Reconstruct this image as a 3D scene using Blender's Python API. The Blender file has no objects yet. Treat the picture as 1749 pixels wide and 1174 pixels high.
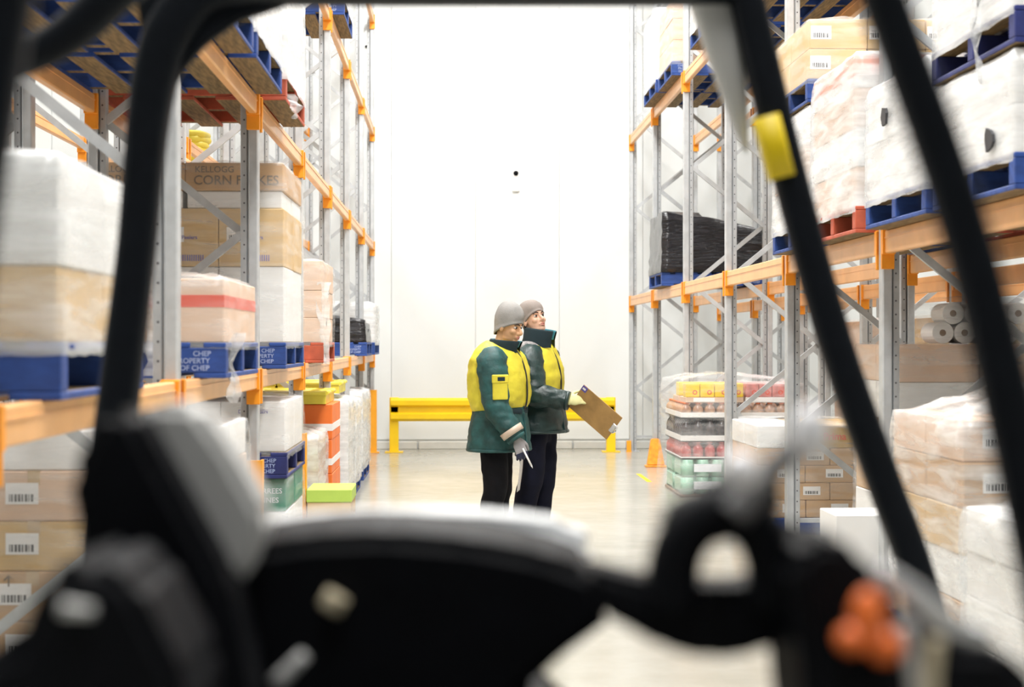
import bpy, bmesh, math, random
from mathutils import Vector, Matrix, noise

random.seed(7)
SC = bpy.context.scene
COL = SC.collection
R = math.radians

# ------------------------------------------------------------------ camera
F_PX, CX, HOR, CAM_H = 2820.0, 874.5, 585.0, 1.46
YAW = math.atan(99.5 / F_PX)
cam_d = bpy.data.cameras.new('camera')
cam = bpy.data.objects.new('camera', cam_d)
COL.objects.link(cam)
cam.location = (0, 0, CAM_H)
cam.rotation_euler = (R(90) - math.atan(2 / F_PX), 0, -YAW)
cam_d.sensor_width = 36
cam_d.lens = 36 * F_PX / 1749
cam_d.clip_start = 0.05
cam_d.dof.use_dof = True
cam_d.dof.focus_distance = 11.9
cam_d.dof.aperture_fstop = 2.8
SC.camera = cam

# ------------------------------------------------------------------ light
SC.view_settings.view_transform = 'Standard'
SC.view_settings.look = 'None'
SC.view_settings.exposure = -0.1
SC.view_settings.gamma = 1.0
SC.view_settings.use_curve_mapping = False
w = bpy.data.worlds.new('world'); SC.world = w
w.use_nodes = True
w.node_tree.nodes['Background'].inputs[0].default_value = (0.93, 0.97, 1.0, 1)
w.node_tree.nodes['Background'].inputs[1].default_value = 0.12
SC.cycles.use_denoising = True
SC.cycles.max_bounces = 8
SC.cycles.transparent_max_bounces = 24


def area(name, loc, sx, sy, power, col=(1, 1, 1), rot=(0, 0, 0)):
    d = bpy.data.lights.new(name, 'AREA'); d.shape = 'RECTANGLE'
    d.size = sx; d.size_y = sy; d.energy = power; d.color = col
    o = bpy.data.objects.new(name, d); COL.objects.link(o)
    o.location = loc; o.rotation_euler = rot
    return o


for yy in (-2.0, 3.0, 8.0, 13.0, 18.0):       # strip lamps over the aisle; one behind the camera added to brighten cab
    area('aisle_lamp', (0.65, yy, 8.6), 0.9, 3.6, 540 if yy > 0 else 260, (1.0, 0.985, 0.96))
for xx in (-4.6, 6.0):                  # strip lamps over the neighbouring aisles
    for yy in (6.0, 16.0):
        area('aisle_lamp', (xx, yy, 8.6), 0.9, 5.0, 430, (1.0, 0.985, 0.96))

# ------------------------------------------------------------------ materials
MATS = {}


def mat(name, col, rough=0.5, metal=0.0, var=0.0, vscale=6.0, bump=0.0, bscale=30.0, spec=0.5, stretch=(1, 1, 1), col2=None, coat=0.0, vdetail=4.0):
    if name in MATS:
        return MATS[name]
    m = bpy.data.materials.new(name); m.use_nodes = True
    nt = m.node_tree; b = nt.nodes['Principled BSDF']
    b.inputs['Base Color'].default_value = (*col, 1)
    b.inputs['Roughness'].default_value = rough
    b.inputs['Metallic'].default_value = metal
    b.inputs['Specular IOR Level'].default_value = spec
    b.inputs['Coat Weight'].default_value = coat
    m.diffuse_color = (*col, 1)
    if var > 0 or bump > 0:
        tc = nt.nodes.new('ShaderNodeTexCoord')
        mp = nt.nodes.new('ShaderNodeMapping'); mp.inputs['Scale'].default_value = stretch
        nt.links.new(tc.outputs['Object'], mp.inputs['Vector'])
    if var > 0:
        n = nt.nodes.new('ShaderNodeTexNoise'); n.inputs['Scale'].default_value = vscale; n.inputs['Detail'].default_value = vdetail
        nt.links.new(mp.outputs['Vector'], n.inputs['Vector'])
        rp = nt.nodes.new('ShaderNodeValToRGB')
        c2 = col2 or tuple(min(1, c * (1 + var)) for c in col)
        c1 = col if col2 else tuple(c * (1 - var) for c in col)
        rp.color_ramp.elements[0].position = 0.35; rp.color_ramp.elements[1].position = 0.65
        rp.color_ramp.elements[0].color = (*c1, 1); rp.color_ramp.elements[1].color = (*c2, 1)
        nt.links.new(n.outputs['Fac'], rp.inputs['Fac'])
        nt.links.new(rp.outputs['Color'], b.inputs['Base Color'])
    if bump > 0:
        n2 = nt.nodes.new('ShaderNodeTexNoise'); n2.inputs['Scale'].default_value = bscale; n2.inputs['Detail'].default_value = 3
        nt.links.new(mp.outputs['Vector'], n2.inputs['Vector'])
        bp = nt.nodes.new('ShaderNodeBump'); bp.inputs['Strength'].default_value = bump; bp.inputs['Distance'].default_value = 0.01
        nt.links.new(n2.outputs['Fac'], bp.inputs['Height'])
        nt.links.new(bp.outputs['Normal'], b.inputs['Normal'])
    MATS[name] = m
    return m


def film_mat(name, lo, hi, tint=(0.9, 0.92, 0.93), rough=0.22, stretch=(1.3, 1.3, 8)):
    m = bpy.data.materials.new(name); m.use_nodes = True
    nt = m.node_tree; b = nt.nodes['Principled BSDF']; out = nt.nodes['Material Output']
    b.inputs['Base Color'].default_value = (*tint, 1); b.inputs['Roughness'].default_value = rough
    tc = nt.nodes.new('ShaderNodeTexCoord'); mp = nt.nodes.new('ShaderNodeMapping'); mp.inputs['Scale'].default_value = stretch
    nt.links.new(tc.outputs['Object'], mp.inputs['Vector'])
    n = nt.nodes.new('ShaderNodeTexNoise'); n.inputs['Scale'].default_value = 2.2; n.inputs['Detail'].default_value = 4; n.inputs['Distortion'].default_value = 0.35
    nt.links.new(mp.outputs['Vector'], n.inputs['Vector'])
    r = nt.nodes.new('ShaderNodeMapRange'); r.inputs['From Min'].default_value = 0.35; r.inputs['From Max'].default_value = 0.68
    r.inputs['To Min'].default_value = lo; r.inputs['To Max'].default_value = hi
    nt.links.new(n.outputs['Fac'], r.inputs['Value'])
    bp = nt.nodes.new('ShaderNodeBump'); bp.inputs['Strength'].default_value = 0.35; bp.inputs['Distance'].default_value = 0.012
    nt.links.new(n.outputs['Fac'], bp.inputs['Height']); nt.links.new(bp.outputs['Normal'], b.inputs['Normal'])
    t = nt.nodes.new('ShaderNodeBsdfTransparent'); mx = nt.nodes.new('ShaderNodeMixShader')
    nt.links.new(r.outputs['Result'], mx.inputs['Fac'])
    nt.links.new(t.outputs[0], mx.inputs[1]); nt.links.new(b.outputs[0], mx.inputs[2])
    nt.links.new(mx.outputs[0], out.inputs['Surface'])
    MATS[name] = m
    return m


def post_mat():
    m = bpy.data.materials.new('punched_galvanised'); m.use_nodes = True
    nt = m.node_tree; b = nt.nodes['Principled BSDF']
    b.inputs['Roughness'].default_value = 0.42; b.inputs['Metallic'].default_value = 0.35
    tc = nt.nodes.new('ShaderNodeTexCoord'); sp = nt.nodes.new('ShaderNodeSeparateXYZ')
    nt.links.new(tc.outputs['Object'], sp.inputs[0])

    def math_(op, a, v=None, c=None):
        x = nt.nodes.new('ShaderNodeMath'); x.operation = op
        if isinstance(a, float): x.inputs[0].default_value = a
        else: nt.links.new(a, x.inputs[0])
        if v is not None:
            if isinstance(v, float): x.inputs[1].default_value = v
            else: nt.links.new(v, x.inputs[1])
        return x.outputs[0]
    zm = math_('SUBTRACT', math_('MODULO', sp.outputs['Z'], 0.075), 0.0375)
    d = math_('SQRT', math_('ADD', math_('MULTIPLY', zm, zm), math_('MULTIPLY', sp.outputs['X'], sp.outputs['X'])))
    hole = math_('LESS_THAN', d, 0.0052)
    mx = nt.nodes.new('ShaderNodeMix'); mx.data_type = 'RGBA'
    n = nt.nodes.new('ShaderNodeTexNoise'); n.inputs['Scale'].default_value = 18; nt.links.new(tc.outputs['Object'], n.inputs['Vector'])
    rp = nt.nodes.new('ShaderNodeValToRGB'); rp.color_ramp.elements[0].color = (0.38, 0.4, 0.42, 1); rp.color_ramp.elements[1].color = (0.54, 0.56, 0.575, 1)
    nt.links.new(n.outputs['Fac'], rp.inputs['Fac'])
    nt.links.new(hole, mx.inputs['Factor']); nt.links.new(rp.outputs['Color'], mx.inputs['A']); mx.inputs['B'].default_value = (0.1, 0.1, 0.11, 1)
    nt.links.new(mx.outputs['Result'], b.inputs['Base Color'])
    MATS['punched_galvanised'] = m
    return m


M = {}
M['wall'] = mat('white_panel', (0.775, 0.8, 0.8), 0.38, var=0.015, vscale=0.7)
M['wallgap'] = mat('panel_joint', (0.66, 0.68, 0.68), 0.6, var=0.03)
M['ceil'] = mat('ceiling_sheet', (0.8, 0.82, 0.82), 0.6, var=0.02)
M['kerb'] = mat('kerb_concrete', (0.66, 0.66, 0.63), 0.7, var=0.06, vscale=5)
M['galv'] = mat('galvanised', (0.53, 0.555, 0.575), 0.4, 0.35, var=0.08, vscale=12)
M['post'] = post_mat()
M['beam'] = mat('glare_paled_beam_paint', (0.86, 0.46, 0.185), 0.4, var=0.06, vscale=5, coat=0.15)  # paler than the connector orange: glare on the beam faces put into the colour
M['orange'] = mat('orange_paint', (0.9, 0.33, 0.02), 0.38, var=0.06, vscale=8)
M['guard'] = mat('guard_orange', (0.95, 0.4, 0.02), 0.45, var=0.05, vscale=8)
M['worn'] = mat('guard_worn', (0.85, 0.28, 0.02), 0.5, var=0.3, vscale=22, col2=(0.95, 0.42, 0.03))
M['rail'] = mat('rail_yellow', (0.92, 0.6, 0.01), 0.32, var=0.03, vscale=6)
M['blue'] = mat('pallet_blue', (0.018, 0.06, 0.26), 0.6, var=0.25, vscale=9, stretch=(1, 3, 3))
M['navy'] = mat('pallet_navy', (0.02, 0.03, 0.16), 0.6, var=0.25, vscale=9)
M['red'] = mat('pallet_red', (0.5, 0.1, 0.05), 0.6, var=0.2, vscale=9)
M['wood'] = mat('pallet_wood', (0.2, 0.135, 0.06), 0.8, var=0.4, vscale=7, stretch=(7, 0.8, 7))
M['kraft'] = mat('kraft_card', (0.56, 0.36, 0.19), 0.7, var=0.05, vscale=4)
M['tan'] = mat('tan_card', (0.66, 0.46, 0.22), 0.7, var=0.05, vscale=4)
M['pale'] = mat('pale_card', (0.72, 0.52, 0.38), 0.7, var=0.04, vscale=4)
M['gold'] = mat('gold_card', (0.5, 0.32, 0.1), 0.6, var=0.12, vscale=9)
M['dark'] = mat('dark_card', (0.24, 0.16, 0.1), 0.7, var=0.08, vscale=4)
M['white'] = mat('white_card', (0.82, 0.82, 0.81), 0.55, var=0.02, vscale=4)
M['green'] = mat('green_card', (0.03, 0.22, 0.14), 0.5, var=0.15, vscale=5)
M['lime'] = mat('lime_card', (0.5, 0.7, 0.12), 0.5, var=0.05)
M['orangecard'] = mat('orange_card', (0.86, 0.19, 0.03), 0.5, var=0.05)
M['yellow'] = mat('yellow_plastic', (0.8, 0.68, 0.08), 0.45, var=0.08)
M['ypack'] = mat('yellow_pack', (0.9, 0.62, 0.02), 0.4, var=0.06, vscale=14)
M['pinkpack'] = mat('pink_pack', (0.66, 0.22, 0.2), 0.4, var=0.25, vscale=14)
M['tape'] = mat('parcel_tape', (0.62, 0.46, 0.28), 0.25, var=0.03)
M['redtape'] = mat('red_tape', (0.75, 0.1, 0.05), 0.35, var=0.05)
M['paper'] = mat('label_paper', (0.88, 0.88, 0.88), 0.6, var=0.01)
M['ink'] = mat('black_ink', (0.03, 0.03, 0.035), 0.6, var=0.1)
M['greyink'] = mat('grey_ink', (0.22, 0.17, 0.12), 0.7, var=0.1)
M['blueink'] = mat('blue_ink', (0.12, 0.1, 0.42), 0.6, var=0.1)
M['palletink'] = mat('faded_stencil', (0.34, 0.42, 0.66), 0.7, var=0.2, vscale=30)
M['whiteink'] = mat('white_ink', (0.8, 0.84, 0.9), 0.6, var=0.04)
M['film'] = film_mat('stretch_film', 0.05, 0.32)
M['filmw'] = film_mat('stretch_film_dense_glare', 0.3, 0.75)  # extra white opacity carries the aisle-lamp glare on the wrap
M['filmm'] = film_mat('stretch_film_medium_glare', 0.14, 0.62)  # some of the wrap's glare put into the white opacity
M['filmb'] = mat('black_film', (0.012, 0.012, 0.015), 0.22, var=0.3, vscale=5, bump=1.0, bscale=9, stretch=(1, 1, 5))
M['bottle_dark'] = mat('dark_bottle', (0.04, 0.03, 0.035), 0.15, var=0.4, vscale=16)
M['bottle_red'] = mat('red_bottle', (0.42, 0.05, 0.05), 0.2, var=0.5, vscale=16, col2=(0.7, 0.22, 0.2))
M['bottle_mix'] = mat('mixed_jar', (0.3, 0.17, 0.12), 0.25, var=0.4, vscale=10, col2=(0.75, 0.45, 0.25))
M['greenpack'] = mat('green_pack', (0.3, 0.55, 0.42), 0.3, var=0.12, vscale=12)
M['black'] = mat('black_plastic', (0.003, 0.0035, 0.0055), 0.6, var=0.15, vscale=30, spec=0.12)
M['pillar'] = mat('pillar_paint', (0.006, 0.008, 0.012), 0.55, var=0.1, vscale=30, spec=0.15)
M['greyplastic'] = mat('grey_plastic', (0.58, 0.58, 0.57), 0.4, var=0.05)
M['darkgrey'] = mat('dark_grey_plastic', (0.16, 0.16, 0.165), 0.4, var=0.05)
M['chrome'] = mat('chrome_ball', (0.9, 0.9, 0.93), 0.12, 0.0, var=0.01, coat=1.0)
M['hoodglare'] = mat('hood_highlight_white', (0.8, 0.82, 0.84), 0.25, var=0.02)  # white of the dashboard's top highlight, put into the base colour
M['steel'] = mat('bright_steel', (0.75, 0.76, 0.78), 0.25, 0.7, var=0.03)
M['knob'] = mat('orange_knob', (1.0, 0.2, 0.03), 0.35, var=0.04)
M['beige'] = mat('beige_knob', (0.6, 0.52, 0.36), 0.5, var=0.04)
M['sticker'] = mat('yellow_sticker', (0.85, 0.62, 0.0), 0.5, var=0.04)
M['rubber'] = mat('tyre_rubber', (0.015, 0.015, 0.016), 0.8, var=0.2)
M['truck'] = mat('truck_body', (0.05, 0.055, 0.06), 0.5, var=0.1)


def floor_mat():
    m = bpy.data.materials.new('sealed_concrete'); m.use_nodes = True
    nt = m.node_tree; b = nt.nodes['Principled BSDF']
    tc = nt.nodes.new('ShaderNodeTexCoord')
    n = nt.nodes.new('ShaderNodeTexNoise'); n.inputs['Scale'].default_value = 0.9; n.inputs['Detail'].default_value = 9; n.inputs['Roughness'].default_value = 0.65
    n2 = nt.nodes.new('ShaderNodeTexNoise'); n2.inputs['Scale'].default_value = 6; n2.inputs['Detail'].default_value = 8
    nt.links.new(tc.outputs['Object'], n.inputs['Vector']); nt.links.new(tc.outputs['Object'], n2.inputs['Vector'])
    rp = nt.nodes.new('ShaderNodeValToRGB')
    e = rp.color_ramp.elements
    e[0].position = 0.3; e[0].color = (0.36, 0.345, 0.285, 1); e[1].position = 0.7; e[1].color = (0.47, 0.46, 0.405, 1)
    nt.links.new(n.outputs['Fac'], rp.inputs['Fac'])
    nt.links.new(rp.outputs['Color'], b.inputs['Base Color'])
    r = nt.nodes.new('ShaderNodeMapRange'); r.inputs['To Min'].default_value = 0.13; r.inputs['To Max'].default_value = 0.26
    nt.links.new(n2.outputs['Fac'], r.inputs['Value']); nt.links.new(r.outputs['Result'], b.inputs['Roughness'])
    bp = nt.nodes.new('ShaderNodeBump'); bp.inputs['Strength'].default_value = 0.02
    nt.links.new(n2.outputs['Fac'], bp.inputs['Height']); nt.links.new(bp.outputs['Normal'], b.inputs['Normal'])
    return m


M['floor'] = floor_mat()


# ------------------------------------------------------------------ mesh helpers
def setp(o, label=None, cat=None, group=None, kind=None):
    if label: o['label'] = label
    if cat: o['category'] = cat
    if group: o['group'] = group
    if kind: o['kind'] = kind
    return o


def link(name, me, parent=None, loc=(0, 0, 0), rot=None, scale=None):
    o = bpy.data.objects.new(name, me); COL.objects.link(o)
    o.parent = parent; o.location = loc
    if rot is not None: o.rotation_euler = rot
    if scale is not None: o.scale = scale
    return o


def empty(name, loc, label=None, cat=None, group=None, rz=0.0):
    o = bpy.data.objects.new(name, None); COL.objects.link(o)
    o.empty_display_size = 0.1; o.location = loc; o.rotation_euler = (0, 0, rz)
    return setp(o, label, cat, group)


class MB:
    def __init__(self):
        self.bm = bmesh.new(); self.mats = []

    def mi(self, m):
        if m is None: return 0
        if m not in self.mats: self.mats.append(m)
        return self.mats.index(m)

    def box(self, x0, x1, y0, y1, z0, z1, m=None, ch=0.0):
        k = self.mi(m)
        new = []
        if ch <= 0:
            v = [self.bm.verts.new(p) for p in ((x0, y0, z0), (x1, y0, z0), (x1, y1, z0), (x0, y1, z0), (x0, y0, z1), (x1, y0, z1), (x1, y1, z1), (x0, y1, z1))]
            for f in ((3, 2, 1, 0), (4, 5, 6, 7), (0, 1, 5, 4), (1, 2, 6, 5), (2, 3, 7, 6), (3, 0, 4, 7)):
                new.append(self.bm.faces.new([v[i] for i in f]))
        else:
            t = bmesh.new()
            bmesh.ops.create_cube(t, size=1.0, matrix=Matrix.Translation(((x0 + x1) / 2, (y0 + y1) / 2, (z0 + z1) / 2)) @ Matrix.Diagonal((x1 - x0, y1 - y0, z1 - z0, 1)))
            bmesh.ops.bevel(t, geom=t.edges[:], offset=ch, segments=1, affect='EDGES')
            vm = {v: self.bm.verts.new(v.co) for v in t.verts}
            for f in t.faces: new.append(self.bm.faces.new([vm[v] for v in f.verts]))
            t.free()
        for f in new: f.material_index = k
        return new

    def bar(self, a, b, wd, th, m=None, up=(0, 0, 1)):
        a, b = Vector(a), Vector(b); d = (b - a).normalized(); up = Vector(up)
        s = d.cross(up)
        if s.length < 1e-5: s = d.cross(Vector((1, 0, 0)))
        s.normalize(); u = s.cross(d).normalized()
        k = self.mi(m)
        v = []
        for p in (a, b):
            for i, j in ((-1, -1), (1, -1), (1, 1), (-1, 1)):
                v.append(self.bm.verts.new(p + s * i * wd / 2 + u * j * th / 2))
        for f in ((3, 2, 1, 0), (4, 5, 6, 7), (0, 1, 5, 4), (1, 2, 6, 5), (2, 3, 7, 6), (3, 0, 4, 7)):
            self.bm.faces.new([v[i] for i in f]).material_index = k

    def ell(self, c, r, rot=None, m=None, u=20, v=12):
        mt = Matrix.Translation(Vector(c))
        if rot is not None: mt = mt @ rot.to_4x4()
        k = self.mi(m)
        g = bmesh.ops.create_uvsphere(self.bm, u_segments=u, v_segments=v, radius=1.0, matrix=mt @ Matrix.Diagonal((r[0], r[1], r[2], 1)))
        for f in {f for q in g['verts'] for f in q.link_faces}:
            f.material_index = k; f.smooth = True

    def loft(self, path, rads, seg=20, sub=5, up=(0, 1, 0), m=None, amp=0.0, freq=8.0, seed=0, cap=True, power=2.0, zf=1.6):
        """tube through PATH (Catmull-Rom) with radii scalar or (a, b): a along the side vector, b along up"""
        P = [Vector(p) for p in path]
        rr = [(r, r) if not isinstance(r, tuple) else r for r in rads]
        pts, ra = [], []
        n = len(P)

        def cr(p0, p1, p2, p3, t):
            return 0.5 * ((2 * p1) + (p2 - p0) * t + (2 * p0 - 5 * p1 + 4 * p2 - p3) * t * t + (3 * p1 - p0 - 3 * p2 + p3) * t ** 3)
        for i in range(n - 1):
            for k in range(sub):
                t = k / sub
                g = lambda A, j: A[max(0, min(n - 1, j))]
                pts.append(cr(g(P, i - 1), g(P, i), g(P, i + 1), g(P, i + 2), t))
                ra.append(tuple(cr(g(rr, i - 1)[q], g(rr, i)[q], g(rr, i + 1)[q], g(rr, i + 2)[q], t) for q in (0, 1)))
        pts.append(P[-1]); ra.append(rr[-1])
        k = self.mi(m); rings = []
        u = Vector(up)
        for i, p in enumerate(pts):
            d = (pts[min(i + 1, len(pts) - 1)] - pts[max(i - 1, 0)]).normalized()
            s = d.cross(u)
            if s.length < 1e-4: s = d.cross(Vector((1, 0.1, 0)))
            s.normalize(); uu = s.cross(d).normalized()
            ring = []
            for j in range(seg):
                a = 2 * math.pi * j / seg
                c_, s_ = math.cos(a), math.sin(a)
                if power != 2.0:
                    c_ = math.copysign(abs(c_) ** (2 / power), c_); s_ = math.copysign(abs(s_) ** (2 / power), s_)
                off = s * c_ * ra[i][0] + uu * s_ * ra[i][1]
                q = p + off
                if amp:
                    nn = noise.noise(Vector((q.x * freq + seed, q.y * freq, q.z * freq * zf))) + 0.5 * noise.noise(Vector((q.x * freq * 2.3, q.y * freq * 2.3 + seed, q.z * freq * 2 * zf)))
                    q = q + off.normalized() * nn * amp
                ring.append(self.bm.verts.new(q))
            rings.append(ring)
        for a, b in zip(rings, rings[1:]):
            for j in range(seg):
                f = self.bm.faces.new((a[j], a[(j + 1) % seg], b[(j + 1) % seg], b[j])); f.material_index = k; f.smooth = True
        if cap:
            f = self.bm.faces.new(rings[0][::-1]); f.material_index = k
            f = self.bm.faces.new(rings[-1]); f.material_index = k
        return rings

    def prism(self, poly, vec, m=None, ch=0.0):
        """polygon (3D points) swept along VEC, edges bevelled by CH"""
        t = bmesh.new(); vec = Vector(vec); n = len(poly)
        a = [t.verts.new(p) for p in poly]; b = [t.verts.new(Vector(p) + vec) for p in poly]
        t.faces.new(a); t.faces.new(b[::-1])
        for i in range(n): t.faces.new((a[i], b[i], b[(i + 1) % n], a[(i + 1) % n]))
        bmesh.ops.recalc_face_normals(t, faces=t.faces[:])
        if ch > 0: bmesh.ops.bevel(t, geom=t.edges[:], offset=ch, segments=3, affect='EDGES', clamp_overlap=True)
        k = self.mi(m); vm = {v: self.bm.verts.new(v.co) for v in t.verts}
        for f in t.faces:
            q = self.bm.faces.new([vm[v] for v in f.verts]); q.material_index = k; q.smooth = False
        t.free()

    def mesh(self, name, m=None, recalc=True):
        if recalc: bmesh.ops.recalc_face_normals(self.bm, faces=self.bm.faces[:])
        me = bpy.data.meshes.new(name); self.bm.to_mesh(me); self.bm.free()
        for q in (self.mats or [m]): me.materials.append(q)
        return me

    def build(self, name, m=None, parent=None, loc=(0, 0, 0), recalc=True):
        return link(name, self.mesh(name, m, recalc), parent, loc)


def remesh(mb, voxel, smooth_it=3, factor=0.5, smooth_shade=True):
    """one continuous surface out of overlapping closed shells"""
    me = mb.mesh('tmp'); o = link('tmp', me)
    md = o.modifiers.new('r', 'REMESH'); md.mode = 'VOXEL'; md.voxel_size = voxel; md.use_smooth_shade = smooth_shade
    if smooth_it:
        s = o.modifiers.new('s', 'SMOOTH'); s.factor = factor; s.iterations = smooth_it
    dg = bpy.context.evaluated_depsgraph_get(); dg.update()
    out = bpy.data.meshes.new_from_object(o.evaluated_get(dg))
    bpy.data.objects.remove(o); bpy.data.meshes.remove(me)
    out.materials.clear()
    return out


TXT = {}


def text_mesh(s, size, m):
    """flat lettering with a hair of thickness, centred, in the XZ plane facing -Y"""
    k = (s, round(size, 4), m.name)
    if k in TXT: return TXT[k]
    cu = bpy.data.curves.new('t', 'FONT'); cu.body = s; cu.size = size; cu.align_x = 'CENTER'; cu.align_y = 'CENTER'
    cu.resolution_u = 3; cu.extrude = 0.0004; cu.offset = size * 0.012
    o = link('t', cu)
    dg = bpy.context.evaluated_depsgraph_get(); dg.update()
    me = bpy.data.meshes.new_from_object(o.evaluated_get(dg))
    bpy.data.objects.remove(o); bpy.data.curves.remove(cu)
    me.transform(Matrix.Rotation(R(90), 4, 'X'))
    me.materials.clear(); me.materials.append(m)
    TXT[k] = me
    return me


def W(px, py, y):
    """world point at aisle depth Y seen at that pixel of the 1749 x 1174 frame"""
    a = math.atan((px - CX) / F_PX) + YAW
    d = y / math.cos(a) * math.cos(a - YAW)
    return Vector((y * math.tan(a), y, CAM_H - (py - HOR) / F_PX * d))


# ------------------------------------------------------------------ the room
BAY = 2.6
YP = [BAY * (n + 1.46) for n in range(8)]      # frame positions along the aisle
Y_END = YP[7]
Y_WALL = Y_END + 0.62
XL, XR = -1.131, 2.42                          # aisle-side post centres
DEP = 0.76

b = MB(); b.box(-9, 11, -3, Y_WALL + 0.3, -0.2, 0)
setp(b.build('floor', M['floor']), kind='structure')
b = MB(); b.box(-9, 11, Y_WALL + 0.012, Y_WALL + 0.25, 0, 9.5)
wall = setp(b.build('wall_back', M['wallgap']), kind='structure')
b = MB(); b.box(0, 1.144, -0.016, 0, 0.13, 9.5, ch=0.004)
pm = b.mesh('panel', M['wall'])
for i in range(17):
    link('panel', pm, wall, (-8.9 + i * 1.15, Y_WALL + 0.012, 0))
b = MB(); b.box(-9.2, -9, -3, Y_WALL + 0.3, 0, 9.5); setp(b.build('wall_left', M['wall']), kind='structure')
b = MB(); b.box(11, 11.2, -3, Y_WALL + 0.3, 0, 9.5); setp(b.build('wall_right', M['wall']), kind='structure')
b = MB(); b.box(-9.2, 11.2, -3, Y_WALL + 0.3, 9.5, 9.7); setp(b.build('ceiling', M['ceil']), kind='structure')
b = MB()
for x0, x1 in ((-9, -3.4), (-3.38, -0.5), (-0.48, 1.62), (1.64, 2.36), (2.38, 5.5), (5.52, 11)):
    b.box(x0, x1, Y_WALL - 0.05, Y_WALL + 0.004, 0, 0.105, ch=0.008)
setp(b.build('baseboard_back', M['kerb']), kind='structure')
b = MB(); b.box(2.02, 2.07, 17.2, 18.25, 0.0, 0.002)
setp(b.build('floor_line', M['sticker']), 'short strip of yellow line paint on the floor by the drinks pallet', 'floor marking')

# wall sensor: white plate, black eye
e = empty('wall_sensor', (0.85, Y_WALL - 0.006, 3.72), 'small white sensor with a round black eye on the back wall', 'sensor')
b = MB(); b.box(-0.05, 0.05, -0.035, 0.0, -0.2, 0.1, ch=0.012); b.build('housing', M['white'], e)
b = MB(); b.ell((0, -0.04, 0.055), (0.034, 0.03, 0.034)); b.build('lens', M['black'], e)
e = empty('wall_bolt', (-1.19, Y_WALL - 0.006, 5.5), 'tiny dark bolt high on the back wall near the left rack', 'bolt')
b = MB(); b.ell((0, -0.008, 0), (0.02, 0.014, 0.02)); b.box(-0.012, 0.012, -0.028, 0, -0.012, 0.012); b.build('head', M['black'], e)

# yellow guard rail before the back wall
gr = empty('guard_rail', (0, Y_END - 0.1, 0), 'yellow corrugated steel guard rail on two posts before the back wall', 'guard rail')
prof = [(0.74, 0), (0.755, -0.03), (0.72, -0.075), (0.66, -0.075), (0.635, -0.02), (0.565, -0.02), (0.54, -0.075), (0.48, -0.075), (0.445, -0.03), (0.46, 0)]
prof = [(z - 0.03, y) for z, y in prof]
b = MB()
b.prism([(-0.83, y, z) for z, y in prof], (2.96, 0, 0)); b.build('rail', M['rail'], gr)
for x in (-0.79, 2.09):
    b = MB(); b.box(x - 0.06, x + 0.06, -0.02, 0.1, 0.012, 0.73, ch=0.006); p = b.build('post', M['rail'], gr)
    b = MB(); b.box(x - 0.12, x + 0.12, -0.07, 0.15, 0, 0.014, ch=0.004); b.build('base_plate', M['rail'], p)

# ------------------------------------------------------------------ pallet racks
TOPZ = 6.7


def post_mesh(s):
    b = MB()
    b.box(min(0.024 * s, 0.075 * s), max(0.024 * s, 0.075 * s), -0.045, 0.045, 0, TOPZ, M['galv'], ch=0.006)
    b.box(min(0.008 * s, 0.03 * s), max(0.008 * s, 0.03 * s), -0.012, 0.012, 0, TOPZ, M['galv'])
    b.box(min(-0.02 * s, 0.014 * s), max(-0.02 * s, 0.014 * s), -0.034, 0.034, 0, TOPZ, M['post'], ch=0.003)
    return b.mesh('post')


POST = {1: post_mesh(1), -1: post_mesh(-1)}
b = MB(); b.box(-0.08, 0.08, -0.07, 0.07, 0, 0.01, ch=0.003); FOOT = b.mesh('foot_plate', M['galv'])
CONN = {}


def rack(name, label, xf, s, levels, ys, bh, first=0):
    """s = +1 when the aisle lies towards +X of the front posts"""
    rk = empty(name, (xf, ys[0], 0), label, 'rack')
    o0 = Vector((xf, ys[0], 0))
    for y in ys:
        for k, xp in enumerate((xf, xf - s * DEP)):
            p = link('post', POST[s if k == 0 else -s], rk, Vector((xp, y, 0)) - o0)
            link('foot_plate', FOOT, p, (0.02 * (s if k == 0 else -s), 0, 0))
        z = 0.25; side = 0
        xa, xb = xf - s * 0.012, xf - s * (DEP - 0.012)
        bb = MB(); bb.bar((xa, y, 0.2), (xb, y, 0.2), 0.025, 0.03)
        me = bb.mesh('brace', M['galv']); me.transform(Matrix.Translation(-o0)); link('brace', me, rk)
        while z < TOPZ - 0.7:
            yo = y + (0.014 if side else -0.014); a = (xb if side == 0 else xa, yo, z); c = (xa if side == 0 else xb, yo, z + 0.6)
            bb = MB(); bb.bar(a, c, 0.026, 0.042)
            me = bb.mesh('brace', M['galv']); me.transform(Matrix.Translation(-o0)); link('brace', me, rk)
            z += 0.6; side = 1 - side
    for lv in levels:
        for y0, y1 in zip(ys, ys[1:]):
            for k, xp in enumerate((xf + s * 0.052, xf - s * (DEP + 0.052))):
                ln = (y1 - y0) - 0.092
                key = ('b', round(ln, 3), bh)
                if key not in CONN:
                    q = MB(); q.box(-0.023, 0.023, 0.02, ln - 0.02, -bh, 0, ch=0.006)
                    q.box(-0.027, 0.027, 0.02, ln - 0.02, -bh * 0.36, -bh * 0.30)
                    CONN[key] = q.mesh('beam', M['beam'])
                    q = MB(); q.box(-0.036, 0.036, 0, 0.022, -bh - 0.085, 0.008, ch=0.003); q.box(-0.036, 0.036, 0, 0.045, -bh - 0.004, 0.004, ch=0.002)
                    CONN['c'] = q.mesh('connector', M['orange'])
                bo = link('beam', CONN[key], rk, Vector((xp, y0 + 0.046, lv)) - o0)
                link('connector', CONN['c'], bo, (0, 0.001, 0))
                link('connector', CONN['c'], bo, (0, ln - 0.001, 0), rot=(0, 0, math.pi))
    return rk


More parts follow.
